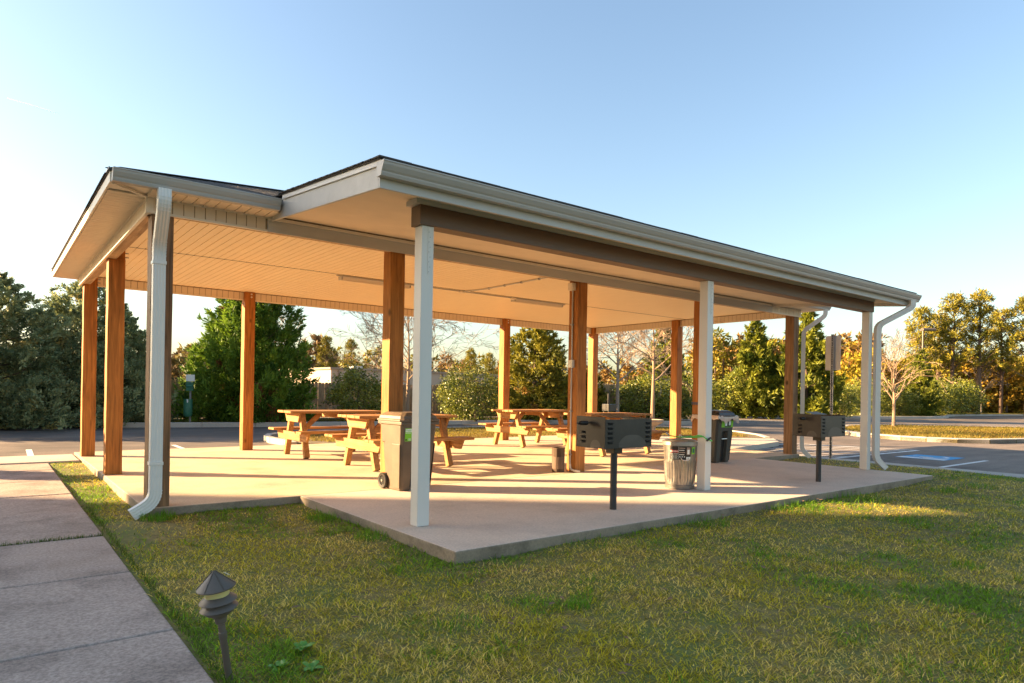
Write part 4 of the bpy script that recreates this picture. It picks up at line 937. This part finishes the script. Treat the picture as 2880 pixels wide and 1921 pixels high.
def bare_tree(name, loc, H, spread, label, seed, trunk_r=.09, first=.33, mat='bark_pale', depth=4, nb=15, up=.5, cat='tree', group=None, blen=.42, minr=.007):
    rs = random.Random(seed); root = empty(name, loc); tag(root, label, cat, group)
    mb = MB(); pts = []; rads = []
    for i in range(9):
        t = i/8; pts.append(Vector((.05*math.sin(t*5+seed)*t, .05*math.cos(t*4+seed)*t, -.05+t*H*.93))); rads.append(trunk_r*(1-.88*t)+.004)
    mb.tube(pts, rads, 10).build('trunk', M[mat], root, True)
    cr = MB()
    for k in range(nb):
        t = first + (1-first)*(k+rs.random())/nb*.95; i = min(7, int(t*8)); f = t*8-i; b = pts[i].lerp(pts[i+1], f); a = k*2.4+rs.uniform(-.4,.4)
        el = up + .5*t; d = Vector((math.cos(a)*math.cos(el), math.sin(a)*math.cos(el), math.sin(el)))
        tube_tree(cr, b, d, max(.012, rads[i]*.5), H*blen*(1.1-.75*t)*spread, depth, .62, rs, minr, .0, 3, (3,4) if depth > 3 else (2,3), .6, .68)
    cr.build('crown', M[mat], root, True)
    return root

def conifer_mesh(name, H, Rr, prof, K, n, sl, sw, upang, cols, trunk_mat, seed, inner=0.35, plume=0.32):
    """plumes of small sprays spread through the crown"""
    global rng
    rng = np.random.default_rng(seed)
    hs = []
    while len(hs) < K:
        h = rng.random()
        if rng.random() < prof(h)*0.9+0.1: hs.append(h)
    hs = np.array(hs); th = rng.random(K)*2*np.pi
    lump = 1 + .14*np.sin(3*th+hs*9+seed) + .10*np.sin(5*th-hs*14)
    rr = np.array([prof(h) for h in hs])*Rr*lump*(0.80+.30*rng.random(K))
    deep = rng.random(K) < inner; rr = np.where(deep, rr*(.35+.45*rng.random(K)), rr)
    out = np.stack([np.cos(th), np.sin(th), 0*th], 1); ua = upang + .25*rng.normal(size=K) + .5*np.clip(hs-.7, 0, 1)
    ax = unit(out*np.cos(ua)[:, None] + np.array([0,0,1.])*np.sin(ua)[:, None] + .25*rng.normal(size=(K,3)))
    tip = out*rr[:, None] + np.array([0,0,1.])*(hs*H)[:, None]
    Lc = plume*Rr*(.6+.7*rng.random(K))*(1.05-.45*hs)
    s = rng.random((K, n))**0.8; spread = .34*(.10+.9*s)*Lc[:, None]
    pos = tip[:, None, :] - ax[:, None, :]*(Lc[:, None]*s)[:, :, None] + rng.normal(size=(K,n,3))*(spread*.55)[:, :, None]
    d = unit(ax[:, None, :] + .55*rng.normal(size=(K,n,3)))
    pos[:, :, 2] = np.maximum(pos[:, :, 2], .02)
    p = pos.reshape(-1,3); dd = d.reshape(-1,3); N = len(p)
    V = kites(p, dd, sl*(.6+.8*rng.random(N)), sw*(.6+.8*rng.random(N)))
    mixv = np.clip(.5+.33*np.repeat(rng.normal(size=K), n)+.18*rng.normal(size=N), 0, 1)[:, None]
    tint = np.array(cols[0])*(1-mixv)+np.array(cols[1])*mixv
    if len(cols) > 2:
        br = np.repeat(rng.random(K) < .035, n)[:, None]; tint = np.where(br, np.array(cols[2])*(.7+.6*rng.random((N,1))), tint)
    me = quad_mesh('crown', V, M['foliage'], tint)
    tr = MB().tube([(0,0,-.1),(0,0,H*.45),(0.03,.02,H*.92)], [.045*H**.8*.6, .03*H**.8*.6, .01], 8)
    rs = random.Random(seed)
    for k in range(26):
        z = H*(.08+.8*k/26); a = k*2.4; r_ = prof(z/H)*Rr*.75; tr.tube([(0,0,z), (math.cos(a)*r_*.6, math.sin(a)*r_*.6, z+r_*.15), (math.cos(a)*r_, math.sin(a)*r_, z+r_*.4)], [.022,.014,.006], 4, cap=False)
    return me, tr.mesh('trunk', M[trunk_mat], True)
def place_tree(name, meshes, loc, label, cat='tree', rz=0.0, sc=1.0, group=None):
    root = empty(name, loc, rz); tag(root, label, cat, group); root.scale = (sc,)*3 if not isinstance(sc, tuple) else sc
    link('crown', meshes[0], root); link('trunk', meshes[1], root); return root
def bush_mesh(H, Rr, nclus, n, leaf, cols, seed, mat='glossy_leaf', flat_=0.0):
    global rng
    rng = np.random.default_rng(seed); K = nclus
    d0 = unit(rng.normal(size=(K,3))); d0[:, 2] = np.where(rng.random(K) < .45, -np.abs(d0[:, 2])*.95, np.abs(d0[:, 2]))
    th = np.arctan2(d0[:,1], d0[:,0]); lump = 1+.16*np.sin(3*th+seed)+.12*np.sin(7*th+d0[:,2]*5)
    rad = (.55+.45*rng.random(K)**.5)*lump
    c = np.stack([d0[:,0]*Rr*rad, d0[:,1]*Rr*rad, H*.47+d0[:,2]*H*.5*rad], 1)
    pos = c[:, None, :] + rng.normal(size=(K,n,3))*Rr*.115; pos[:,:,2] = np.maximum(pos[:,:,2], .03)
    N = K*n; p = pos.reshape(-1,3); dd = unit(unit(np.repeat(d0, n, 0))*.6+rng.normal(size=(N,3)))
    V = kites(p, dd, leaf*(.6+.8*rng.random(N)), leaf*.33*(.7+.6*rng.random(N)))
    mv = np.clip(.5+.3*np.repeat(rng.normal(size=K), n)+.25*rng.normal(size=N), 0, 1)[:, None]; tint = np.array(cols[0])*(1-mv)+np.array(cols[1])*mv
    st = MB(); rs = random.Random(seed)
    for k in range(12):
        a = k*2.4; r_ = Rr*.75*rs.random()**.5; st.tube([(.04*math.cos(a),.04*math.sin(a),0),(r_*.5*math.cos(a),r_*.5*math.sin(a),H*.35),(r_*math.cos(a),r_*math.sin(a),H*.75)], [.025,.016,.006], 5, cap=False)
    return quad_mesh('foliage', V, M[mat], tint), st.mesh('stems', M['bark_brown'], True)
def place_bush(name, meshes, loc, label, cat='bush', rz=0.0, sc=1.0, group=None):
    root = empty(name, loc, rz); tag(root, label, cat, group); root.scale = sc if isinstance(sc, tuple) else (sc,)*3
    link('foliage', meshes[0], root); link('stems', meshes[1], root); return root
def pine_arrays(H, seed, ntuft=150, nb=30, tl=.36, lo=.40, Rr=None, cols=((.055,.075,.012),(.15,.15,.02))):
    r = np.random.default_rng(seed); Rr = Rr or H*.145
    h = lo + (1-lo)*r.random(ntuft)**.85; th = r.random(ntuft)*6.283
    tt = (h-lo)/(1-lo); env = np.sqrt(np.clip(1-tt**1.6, 0, 1))*.85+.18; rad = env*Rr*(.25+.8*r.random(ntuft)**.6)*(1+.3*np.sin(4*th+h*20))
    c = np.stack([np.cos(th)*rad, np.sin(th)*rad, h*H], 1)
    d = unit(r.normal(size=(ntuft,nb,3)) + np.stack([np.cos(th)*.5, np.sin(th)*.5, 0*th+.5], 1)[:, None, :])
    p = np.repeat(c[:, None, :], nb, 1) + r.normal(size=(ntuft,nb,3))*.13
    N = ntuft*nb; mv = np.clip(.5+.3*np.repeat(r.normal(size=ntuft), nb)+.2*r.normal(size=N), 0, 1)[:, None]
    return p.reshape(-1,3), d.reshape(-1,3), tl*(.6+.7*r.random(N)), tl*.11*(.7+.6*r.random(N)), np.array(cols[0])*(1-mv)+np.array(cols[1])*mv, c
def pine_mesh(H, seed, **k):
    global rng
    p, d, ln, w, tint, c = pine_arrays(H, seed, **k); rng = np.random.default_rng(seed)
    me = quad_mesh('crown', kites(p, d, ln, w), M['needles'], tint)
    tr = MB().tube([(0,0,-.2),(.06,.02,H*.4),(-.04,.05,H*.75),(0,0,H*.98)], [.018*H,.014*H,.008*H,.02], 8)
    for q in c[::2]:
        z0 = max(H*.3, q[2]-.12*H*.5-.25*math.hypot(q[0], q[1])); tr.tube([(0,0,z0), (q[0]*.5,q[1]*.5,(z0+q[2])/2-.05), tuple(q)], [.045,.03,.012], 4, cap=False)
    return me, tr.mesh('trunk', M['bark_brown'], True)

# conifers on the left
leyp = lambda h: (min(1, (h+.02)/.12)**.5)*(1-h)**.62
larp = lambda h: (min(1, (h+.03)/.10)**.5)*(1-h**1.35)**.8
junp = lambda h: (min(1, (h+.03)/.10)**.6)*(1-h**1.7)**.8
G_LEY = ((.05,.11,.010), (.20,.31,.03), (.16,.07,.02))
G_JUN = ((.11,.155,.07), (.38,.42,.20), (.38,.32,.11))
G_CED = ((.09,.10,.012), (.34,.30,.03), (.30,.17,.04))
ley = conifer_mesh('leyland', 7.2, 2.35, larp, 950, 80, .18, .024, .75, G_LEY, 'bark_brown', 11, plume=.28)
place_tree('conifer', ley, (4.7,20.3,-.02), 'large dark green conifer behind the back left post')
jun = conifer_mesh('juniper', 4.7, 2.5, junp, 950, 80, .105, .020, .55, G_JUN, 'bark_brown', 12, plume=.22)
place_tree('juniper_tree', jun, (-2.7,20.4,-.1), 'broad grey-green juniper at the left edge of the picture', rz=1.0, sc=(1.1,1.1,1.0))
place_tree('juniper_tree', jun, (-.4,21.0,-.1), 'tallest grey-green juniper, under the left roof corner', rz=3.3, sc=(1.0,1.0,1.08))
place_tree('juniper_tree', jun, (0.75,21.2,-.1), 'grey-green juniper showing between the left posts and the corner downspout', rz=4.9, sc=(.52,.52,.86))
# off-frame conifers that continue the row and shade the lot
place_tree('juniper_tree', jun, (-6.4,20.0,-.1), 'grey-green juniper continuing the row beyond the left edge', rz=2.0, sc=1.05)
spr = conifer_mesh('shrub', 2.2, .72, lambda h: (1-h)**.8, 260, 50, .10, .018, .6, G_JUN, 'bark_brown', 13)
place_tree('shade_shrub', spr, (-5.1,8.1,-.09), 'unseen cone-shaped evergreen shrub beyond the walkway, added for its shadow', 'shrub')  # unseen shrub added to cast the pointed shadow over walkway and slab
ced = conifer_mesh('cedar', 4.3, 1.55, lambda h: (min(1,(h+.05)/.15)**.5)*(1-h**2.2)**.7, 460, 70, .15, .024, .7, G_CED, 'bark_brown', 14)
place_tree('cedar_tree', ced, (16.7,18.3,-.02), 'yellow-green cedar left of the conduit post', sc=(1.3,1.3,1.08))
place_tree('cedar_tree', ced, (19.6,18.3,-.02), 'dark evergreen behind the conduit post, left of the bare trees', rz=2.0, sc=(1.0,1.0,.60))
ley2 = conifer_mesh('leyland', 6.1, 1.9, leyp, 330, 60, .28, .042, .8, ((.055,.085,.010),(.26,.27,.025)), 'bark_brown', 15)
place_tree('conifer', ley2, (25.4,18.0,-.02), 'tall dark conifer behind the middle white post', rz=.5, sc=(.75,.75,.86))
place_tree('conifer', ley2, (34.0,17.9,-.02), 'sunlit conifer left of the right corner post', rz=1.0, sc=(.95,.95,.98))
place_tree('conifer', ley2, (35.2,15.3,-.02), 'tall conifer with shaded flank behind the parking sign', rz=2.4, sc=(1.08,1.08,1.10))
place_tree('conifer', ley2, (52.4,15.6,-.02), 'narrow dark conifer beside the right-hand bare tree', rz=4.0, sc=(.78,.78,.82))
# bushes
B1 = bush_mesh(2.0, 1.05, 210, 42, .085, ((.07,.10,.010),(.32,.32,.04)), 21); B2 = bush_mesh(2.2, 1.25, 230, 44, .085, ((.055,.085,.010),(.27,.28,.035)), 22)
place_bush('holly_bush', B1, (8.3,18.8,-.02), 'yellow-green bush left of the middle wooden post', sc=(1.05,1.05,.98))
place_bush('holly_bush', B2, (13.1,18.5,-.02), 'dark rounded bush right of the first white post')
shr = bush_mesh(.62, .17, 30, 16, .05, ((.10,.13,.02),(.26,.28,.04)), 23); place_bush('young_shrub', shr, (12.75,17.3,-.02), 'small pale green sapling in front of the dark rounded bush', 'shrub')
place_bush('holly_bush', B1, (22.6,17.0,-.02), 'sunlit bush behind the speckled bare tree trunk', rz=2.0, sc=(1.35,1.35,1.0))
place_bush('holly_bush', B2, (24.9,16.8,-.02), 'dark bush filling the gap beside the wooden post behind the trash can', rz=1.0, sc=(1.2,1.2,.95))
for i, (x, y, s, who, lab) in enumerate(((31.8,21.3,1.15,B2,'dark bush right of the middle white post'),(33.4,19.0,1.2,B1,'sunlit bush between the middle white post and right corner post'),
    (40.3,15.9,1.0,B1,'round yellow bush right of the parking sign'),(47.8,17.3,1.2,B2,'bush just right of the last white post'),(50.2,16.2,1.0,B1,'low bush behind the right-hand bare tree trunk'),
    (56.0,16.4,1.35,B1,'broad sunlit bush right of the narrow dark conifer'),(59.5,16.6,1.35,B2,'bush in the middle of the right-hand hedge'),(63.2,16.4,1.35,B1,'bush at the end of the hedge beside the sunlit fence'))):
    place_bush('hedge_bush', who, (x,y,-.02), lab, rz=i*1.3, sc=(s*1.15,s*1.15,s), group='bushes along the far verge')
# bare trees
bare_tree('bare_tree', (10.2,18.4,-.02), 4.6, 1.25, 'wide bare tree behind the first white post', 31, .085, .30, 'bark_pale', 4, 16, .35)
bare_tree('bare_tree', (15.6,10.5,-.03), 4.4, 1.0, 'bare tree with speckled trunk behind the first grill', 32, .085, .42, 'bark_pale', 4, 15, .35)
bare_tree('bare_tree', (19.6,15.9,-.02), 4.9, 1.1, 'second bare tree, just left of the speckled one', 33, .10, .38, 'bark_grey', 4, 15, .4)
bare_tree('bare_tree', (28.2,7.6,-.03), 3.7, 1.05, 'bare young tree on the sunlit island at right', 34, .075, .30, 'bark_pale', 3, 20, .7)
for i, (x, y, h, lab) in enumerate(((18.3,55,8.2,'tall bare tree right of the large conifer, beyond the warehouse'),(30,58,7.0,'faint bare tree above the warehouse roof'),(70.2,17.0,6.0,'pale bare trunk among the right-hand pines'))):
    bare_tree('bare_tree', (x,y,-.2), h, .8, lab, 40+i, .12, .25, 'bark_grey', 3, 16, .7, minr=.02)
# pines on the right
GOLD = ((.10,.11,.012),(.31,.25,.02))
PN = [pine_mesh(10.4, 51, cols=GOLD), pine_mesh(9.6, 52, cols=GOLD), pine_mesh(11.0, 53, cols=GOLD)]
for i, (x, y, k, s, lab) in enumerate(((63.1,19.5,1,.98,'leftmost tall pine, beside the lot lamp'),(66.6,19.3,1,.95,'thin pine second from the left on the right side'),(65.3,17.7,0,1.02,'tall pine with bare dark trunk right of the lot lamp'),
    (67.2,16.3,2,1.0,'tallest pine on the right side'),(71.1,15.7,1,1.0,'pine with long side branches right of the tallest pine'),(69.0,13.2,0,1.0,'pine at the right edge of the picture'),
    (21.0,52.6,1,.62,'dark pine above the left end of the warehouse'),(24.5,55,0,.58,'pine above the warehouse roof, left of the middle post'),(46,66,2,.62,'distant pine left of the back middle post'),(49,66,1,.66,'distant pine beside the back middle post'))):
    place_tree('pine_tree', PN[k], (x,y,-.1), lab, rz=i*1.1, sc=s, group='pine trees')
# woods: one mass of far trees
def wood_mass(name, spots, label, cols, hr, seed, tl=.7, nt=55, nb=9, lo=.12, Rf=.22):
    global rng
    Ps, Ds, Ls, Ws, Ts = [], [], [], [], []; rs = np.random.default_rng(seed); tr = MB()
    for i, (x, y) in enumerate(spots):
        H = rs.uniform(*hr); cc = cols[i % len(cols)]; p, d, ln, w, t, c = pine_arrays(H, seed*100+i, nt, nb, tl, lo, H*Rf, cc)
        Ps.append(p+np.array([x,y,-.2])); Ds.append(d); Ls.append(ln); Ws.append(w*1.8); Ts.append(t); tr.tube([(x,y,-.3),(x+.1,y,H*.6),(x,y,H*.95)], [.14,.10,.03], 5, cap=False)
    rng = np.random.default_rng(seed)
    me = quad_mesh(name, kites(np.concatenate(Ps), np.concatenate(Ds), np.concatenate(Ls), np.concatenate(Ws)), M['needles'], np.concatenate(Ts))
    o = link(name, me); tag(o, label, 'woodland', kind='stuff'); k = tr.build('trunks', M['bark_brown'], o); k['kind'] = 'stuff'; return o
def spots(u0, u1, D0, D1, n, seed):
    rs = random.Random(seed); out = []
    for i in range(n):
        u_ = u0+(u1-u0)*(i+rs.random())/n; D = rs.uniform(D0, D1); p = Vector((-2.912,-4.996,0))+F*D+R0*(u_-1440)/1875.8*D; out.append((p.x, p.y))
    return out
GR = (((.10,.11,.014),(.28,.25,.025)), ((.14,.11,.014),(.38,.27,.025)), ((.15,.09,.025),(.33,.19,.05)))
wood_mass('woodland', spots(1960,2470,84,100,70,1), 'distant sunlit pine wood behind the right half of the pavilion', GR, (7.0,9.6), 61, Rf=.27)
wood_mass('woodland', spots(2380,3100,64,88,120,2), 'golden mixed wood behind the right-hand bushes', (((.20,.12,.012),(.46,.28,.025)), ((.17,.14,.012),(.42,.32,.025)), ((.18,.09,.018),(.40,.20,.03))), (3.4,6.4), 62, lo=.03, Rf=.38, tl=.42, nt=110, nb=12)
wood_mass('woodland', spots(-300,950,60,90,46,3), 'distant wood beyond the left fence', (((.10,.085,.03),(.22,.18,.05)), ((.12,.08,.04),(.24,.16,.07))), (3.2,6.0), 63, lo=.05, Rf=.35)
wood_mass('woodland', spots(950,1980,95,120,60,4), 'far tree line beyond the warehouse', GR, (4.5,7.5), 64, nt=40)

# ------------------------------------------------------------------ grass
def vnoise(x, y, s, seed):
    r = np.random.default_rng(seed); t = r.random((64,64)); X = x*s; Y = y*s; i = np.floor(X).astype(int); j = np.floor(Y).astype(int); fx = X-i; fy = Y-j; fx = fx*fx*(3-2*fx); fy = fy*fy*(3-2*fy)
    g = lambda a, b: t[a % 64, b % 64]
    return g(i,j)*(1-fx)*(1-fy)+g(i+1,j)*fx*(1-fy)+g(i,j+1)*(1-fx)*fy+g(i+1,j+1)*fx*fy
def inpoly(x, y, poly):
    c = np.zeros(len(x), bool); n = len(poly)
    for i in range(n):
        x1, y1 = poly[i]; x2, y2 = poly[(i+1) % n]
        cond = (y1 > y) != (y2 > y); xi = (x2-x1)*(y-y1)/((y2-y1) if y2 != y1 else 1e-9)+x1; c ^= cond & (x < xi)
    return c
def blades(x, y, z, h, w, tint, name, label, lean=.9):
    N = len(x); a = rng.random(N)*6.283; le = lean*(.3+.9*rng.random(N)); dx, dy = np.cos(a), np.sin(a); sx, sy = -dy*w/2, dx*w/2
    b = np.stack([x, y, z], 1); s = np.stack([sx, sy, 0*x], 1); dirv = np.stack([dx*le, dy*le, np.ones(N)], 1); dirv = unit(dirv)
    d2 = unit(np.stack([dx*le*2.2, dy*le*2.2, np.ones(N)], 1)); mid = b+dirv*(h*.55)[:, None]; tip = mid+d2*(h*.5)[:, None]
    V = np.stack([b-s, b+s, mid+s*.8, mid-s*.8, tip+s*.12, tip-s*.12], 1)
    # stacked quads: 0,1,2,3 and 3,2,4,5
    o = link(name, quad_mesh(name, V, M['grass_blade'], tint)); tag(o, label, 'grass', kind='stuff'); return o
rng = np.random.default_rng(5)
CX, CY = -2.9121, -4.996
def lawn_pts(n, x0, y0, x1, y1): return x0+(x1-x0)*rng.random(n), y0+(y1-y0)*rng.random(n)
def shoots(pool, keepd, inv):
    x, y = pool; d = np.hypot(x-CX, y-CY); fwd = (x-CX)*math.cos(YAW)+(y-CY)*math.sin(YAW); lat = (x-CX)*math.sin(YAW)-(y-CY)*math.cos(YAW)
    k = (fwd > 2.2) & (np.abs(lat) < fwd*.80+.3) & (rng.random(len(x)) < np.clip(keepd(fwd), 0, 1)) & inv(x, y)
    return x[k], y[k], fwd[k]
not_slab = lambda x, y: ~((x > -.20) & (x < 8.61) & (y > -.905)) & ~((x > -1.70) & (x < 10.34) & (y > 2.2))
P1 = lawn_pts(2800000, -2.13, -4.6, 10.72, 8.9)
gx, gy, fw = shoots(P1, lambda f: .55*(3.0/np.maximum(f,2.0))**1.5, not_slab)
bare = np.hypot((gx+1.85)/.35, (gy-1.55)/.55) < 1.0
thin = .55*vnoise(gx, gy, 1.5, 11)+.45*vnoise(gx, gy, 5.0, 12); kt = rng.random(len(gx)) < np.clip((thin-.15)*3.2, .62, 1); gx, gy, fw, bare = gx[kt], gy[kt], fw[kt], bare[kt]
k = ~(bare & (rng.random(len(gx)) < .8)); gx, gy, fw = gx[k], gy[k], fw[k]
gz = -.085 + .012*np.sin(1.7*gx+.6*gy)+.010*np.sin(2.3*gy-1.1*gx+1.0)+.006*np.sin(5.1*gx+3.3*gy) - .004
N = len(gx)
edge = np.exp(-np.abs(gx+2.13)/.22) + .9*np.exp(-np.maximum(0, -.92-gy)/.12)*(gx > -.3)*(gy < -.9) + .9*np.exp(-np.maximum(0, -.2-gx)/.16)*(gx < -.2)*(gy > -1) + .8*np.exp(-np.maximum(0, 2.2-gy)/.15)*(gx < -.2)*(gy < 2.2)
pn = .6*vnoise(gx, gy, 1.1, 1)+.4*vnoise(gx, gy, 3.3, 2); fine = vnoise(gx, gy, 9, 3)
green = np.clip((pn-.52)*3.2 + .85*edge + .5*(fine-.5) + .30*np.exp(-np.maximum(0,gx+2.1)/1.1) - .12*(gx > 3), 0, 1)
lush = (rng.random(N) < green)
straw = rng.random(N) < np.clip(.42-.4*green+.8*(vnoise(gx, gy, 1.7, 4)-.5), .04, .85)
c_green = np.array([.20,.36,.016]); c_olive = np.array([.56,.48,.028]); c_straw = np.array([.82,.63,.17])
tint = np.where(lush[:, None], c_green, np.where(straw[:, None], c_straw, c_olive))*(.35+1.2*rng.random((N,1)))
hh = (.020+.034*rng.random(N))*(1+.3*lush)*(.55+.8*fine); dens = 1+ (fw/4)*.55
# longer seed stems by the front edge of the slab
blades(gx, gy, gz, hh, (.0026+.0014*rng.random(N))*dens, tint, 'grass', 'short patchy half-dormant lawn grass around the patio', 2.0)
# taller tufts
tx, ty, tc = [], [], []
for (cx, cy, rad, n_, hgt) in ((-.15,-2.15,.07,70,.07),(-.9,-2.0,.14,90,.045),(2.9,-3.2,.12,80,.06),(4.6,-2.2,.2,110,.06),(8.3,-1.6,.25,180,.08),(7.4,-1.5,.2,200,.08),(2.6,-1.05,.25,160,.10),(4.2,-1.1,.35,260,.10),(5.6,-1.1,.4,240,.10),(1.1,-1.02,.25,150,.06),(-1.62,2.05,.16,260,.08),(-.35,1.2,.14,180,.07),(-.33,.2,.16,200,.07)):
    for i in range(n_):
        a = random.random()*6.283; r_ = rad*random.random()**.5; tx.append(cx+r_*math.cos(a)); ty.append(cy+r_*math.sin(a)); tc.append(hgt)
tx, ty, tc = map(np.array, (tx, ty, tc)); k = not_slab(tx, ty); tx, ty, tc = tx[k], ty[k], tc[k]; Nt = len(tx)
blades(tx, ty, -.09+0*tx, tc*(.6+.7*rng.random(Nt)), .0035+.002*rng.random(Nt), np.array([.14,.30,.016])*(.6+.8*rng.random((Nt,1))), 'grass_tufts', 'taller bright green grass tufts scattered over the lawn', .5)
# weeds in the walkway joint and along the walk
wx = np.concatenate([-4.1+1.95*rng.random(900), -2.105+.012*rng.normal(size=900)]); wy = np.concatenate([1.38+.012*rng.normal(size=900), -2.5+5.5*rng.random(900)])
blades(wx, wy, -.065+0*wx, .02+.03*rng.random(1800), .004+0*wx, np.array([.08,.13,.015])*(.6+.8*rng.random((1800,1))), 'joint_weeds', 'thin line of grass growing in the walkway joint', .7)
# island and verge grass
def carpet(poly, n, z, h, w, cols, name, label):
    xs = [p[0] for p in poly]; ys = [p[1] for p in poly]; x = min(xs)+(max(xs)-min(xs))*rng.random(n); y = min(ys)+(max(ys)-min(ys))*rng.random(n); k = inpoly(x, y, poly); x, y = x[k], y[k]; m_ = len(x)
    mv = np.clip(vnoise(x, y, .9, 8)+.35*rng.normal(size=m_), 0, 1)[:, None]; t = (np.array(cols[0])*(1-mv)+np.array(cols[1])*mv)*(.7+.6*rng.random((m_,1)))
    blades(x, y, z+0*x, h*(.6+.8*rng.random(m_)), w*(.7+.6*rng.random(m_)), t, name, label, .8)
shr_poly = lambda P, s: [((x-sum(q[0] for q in P)/len(P))*s+sum(q[0] for q in P)/len(P), (y-sum(q[1] for q in P)/len(P))*s+sum(q[1] for q in P)/len(P)) for x, y in P]
YG = ((.23,.15,.03),(.30,.24,.04))
carpet([(10.4,9.1),(3.5,9.1),(2.9,10.4),(3.0,11.8),(3.8,12.9),(6.5,13.4),(9.7,13.5),(14.4,12.7),(17.3,10.9),(16.9,8.3),(15.1,6.3),(14.1,6.8),(12.3,8.5)], 60000, -.03, .06, .012, YG, 'grass', 'golden dormant grass on the island behind the pavilion')
carpet(shr_poly(ISL_R, .93), 45000, -.03, .08, .022, YG, 'grass', 'golden dormant grass on the right-hand tree island')
carpet([(.2,19.9),(4.3,18.7),(8.7,18.2),(14,17.8),(19,16.2),(22.2,14.2),(23.2,15.3),(24,18.5),(20,18.9),(10,20.3),(0,21)], 45000, -.02, .06, .018, ((.17,.12,.03),(.20,.19,.03)), 'grass', 'thin grass on the verge before the fence')
carpet([(33.6,22.3),(38.5,18.6),(43,16.2),(49,14.1),(53.5,14.6),(58,16),(66,15.4),(84,11),(84,17),(36,23)], 40000, -.02, .08, .03, ((.13,.11,.03),(.16,.16,.03)), 'grass', 'grass on the far verge below the bushes')

# broad-leaved weeds near the path light, dead leaves
def weed(loc, n, L, label, seed):
    rs = random.Random(seed); root = empty('weed', loc); tag(root, label, 'weed', 'broad-leaved weeds by the path light')
    lm, n_, l_, b = None, None, None, None
    for k in range(n):
        a = k*2.4+rs.random(); el = rs.uniform(.25,.9); d = Vector((math.cos(a)*math.cos(el), math.sin(a)*math.cos(el), math.sin(el))); s = Vector((-math.sin(a), math.cos(a), 0)); ll = L*rs.uniform(.7,1.2); w = ll*.34
        up = Vector((0,0,1)); P = [Vector((0,0,0)), d*ll*.25+s*w*.55, d*ll*.6+s*w*.9-up*.004, d*ll*.9+s*w*.45-up*.012, d*ll-up*.02, d*ll*.9-s*w*.45-up*.012, d*ll*.6-s*w*.9-up*.004, d*ll*.25-s*w*.55, d*ll*.5+up*.006]
        MB().add(P, [(0,1,8),(1,2,8),(2,3,8),(3,4,8),(4,5,8),(5,6,8),(6,7,8),(7,0,8)]).build('leaf', M['weed_leaf'], root, True)
    return root
m, n, l, b = nodes_of('weed_leaf'); b.inputs['Base Color'].default_value = (.10,.26,.03,1); b.inputs['Roughness'].default_value = .45
weed((-1.88,-2.02,-.075), 9, .055, 'leafy green weed just right of the path light stake', 1); weed((-1.76,-2.12,-.075), 8, .06, 'leafy weed at the bottom edge, right of the path light', 2); weed((-1.71,-1.88,-.075), 9, .065, 'upper broad-leaved weed right of the path light', 3)
dl = MB(); rs = random.Random(9)
for k in range(240):
    x, y = rs.uniform(-1.9,8.5), rs.uniform(-4.2,-1.0)
    if rs.random() < .3: x, y = rs.uniform(2,8.5), rs.uniform(-1.15,-.95)
    a = rs.uniform(0,6.28); s = rs.uniform(.012,.034); z = -.042+rs.uniform(-.01,.012); c_, q_ = math.cos(a)*s, math.sin(a)*s
    dl.add([(x-c_,y-q_,z),(x+q_*.5,y-c_*.5,z+.006),(x+c_,y+q_,z+rs.uniform(0,.01)),(x-q_*.5,y+c_*.5,z+.005)], [(0,1,2,3)])
o = dl.build('dead_leaves', M['leaf_litter']); tag(o, 'scattered brown dead leaves lying on the lawn', 'leaves', kind='stuff')
# contrail high in the left sky
a = Vector((-2.912,-4.996,1.17)); 
def sky_pt(u_, v_, D): return a + F*D + R*((u_-1440)/1875.8*D) - U*((v_-960.5-144.6)/1875.8*D)
p0, p1 = sky_pt(20,276,3000), sky_pt(168,320,3000)
o = MB().tube([p0, p0.lerp(p1,.4), p0.lerp(p1,.8), p1], [2,3,3.5,1.5], 8).build('contrail', M['contrail_ice'], None, True); tag(o, 'thin white contrail in the sky at upper left', 'contrail')
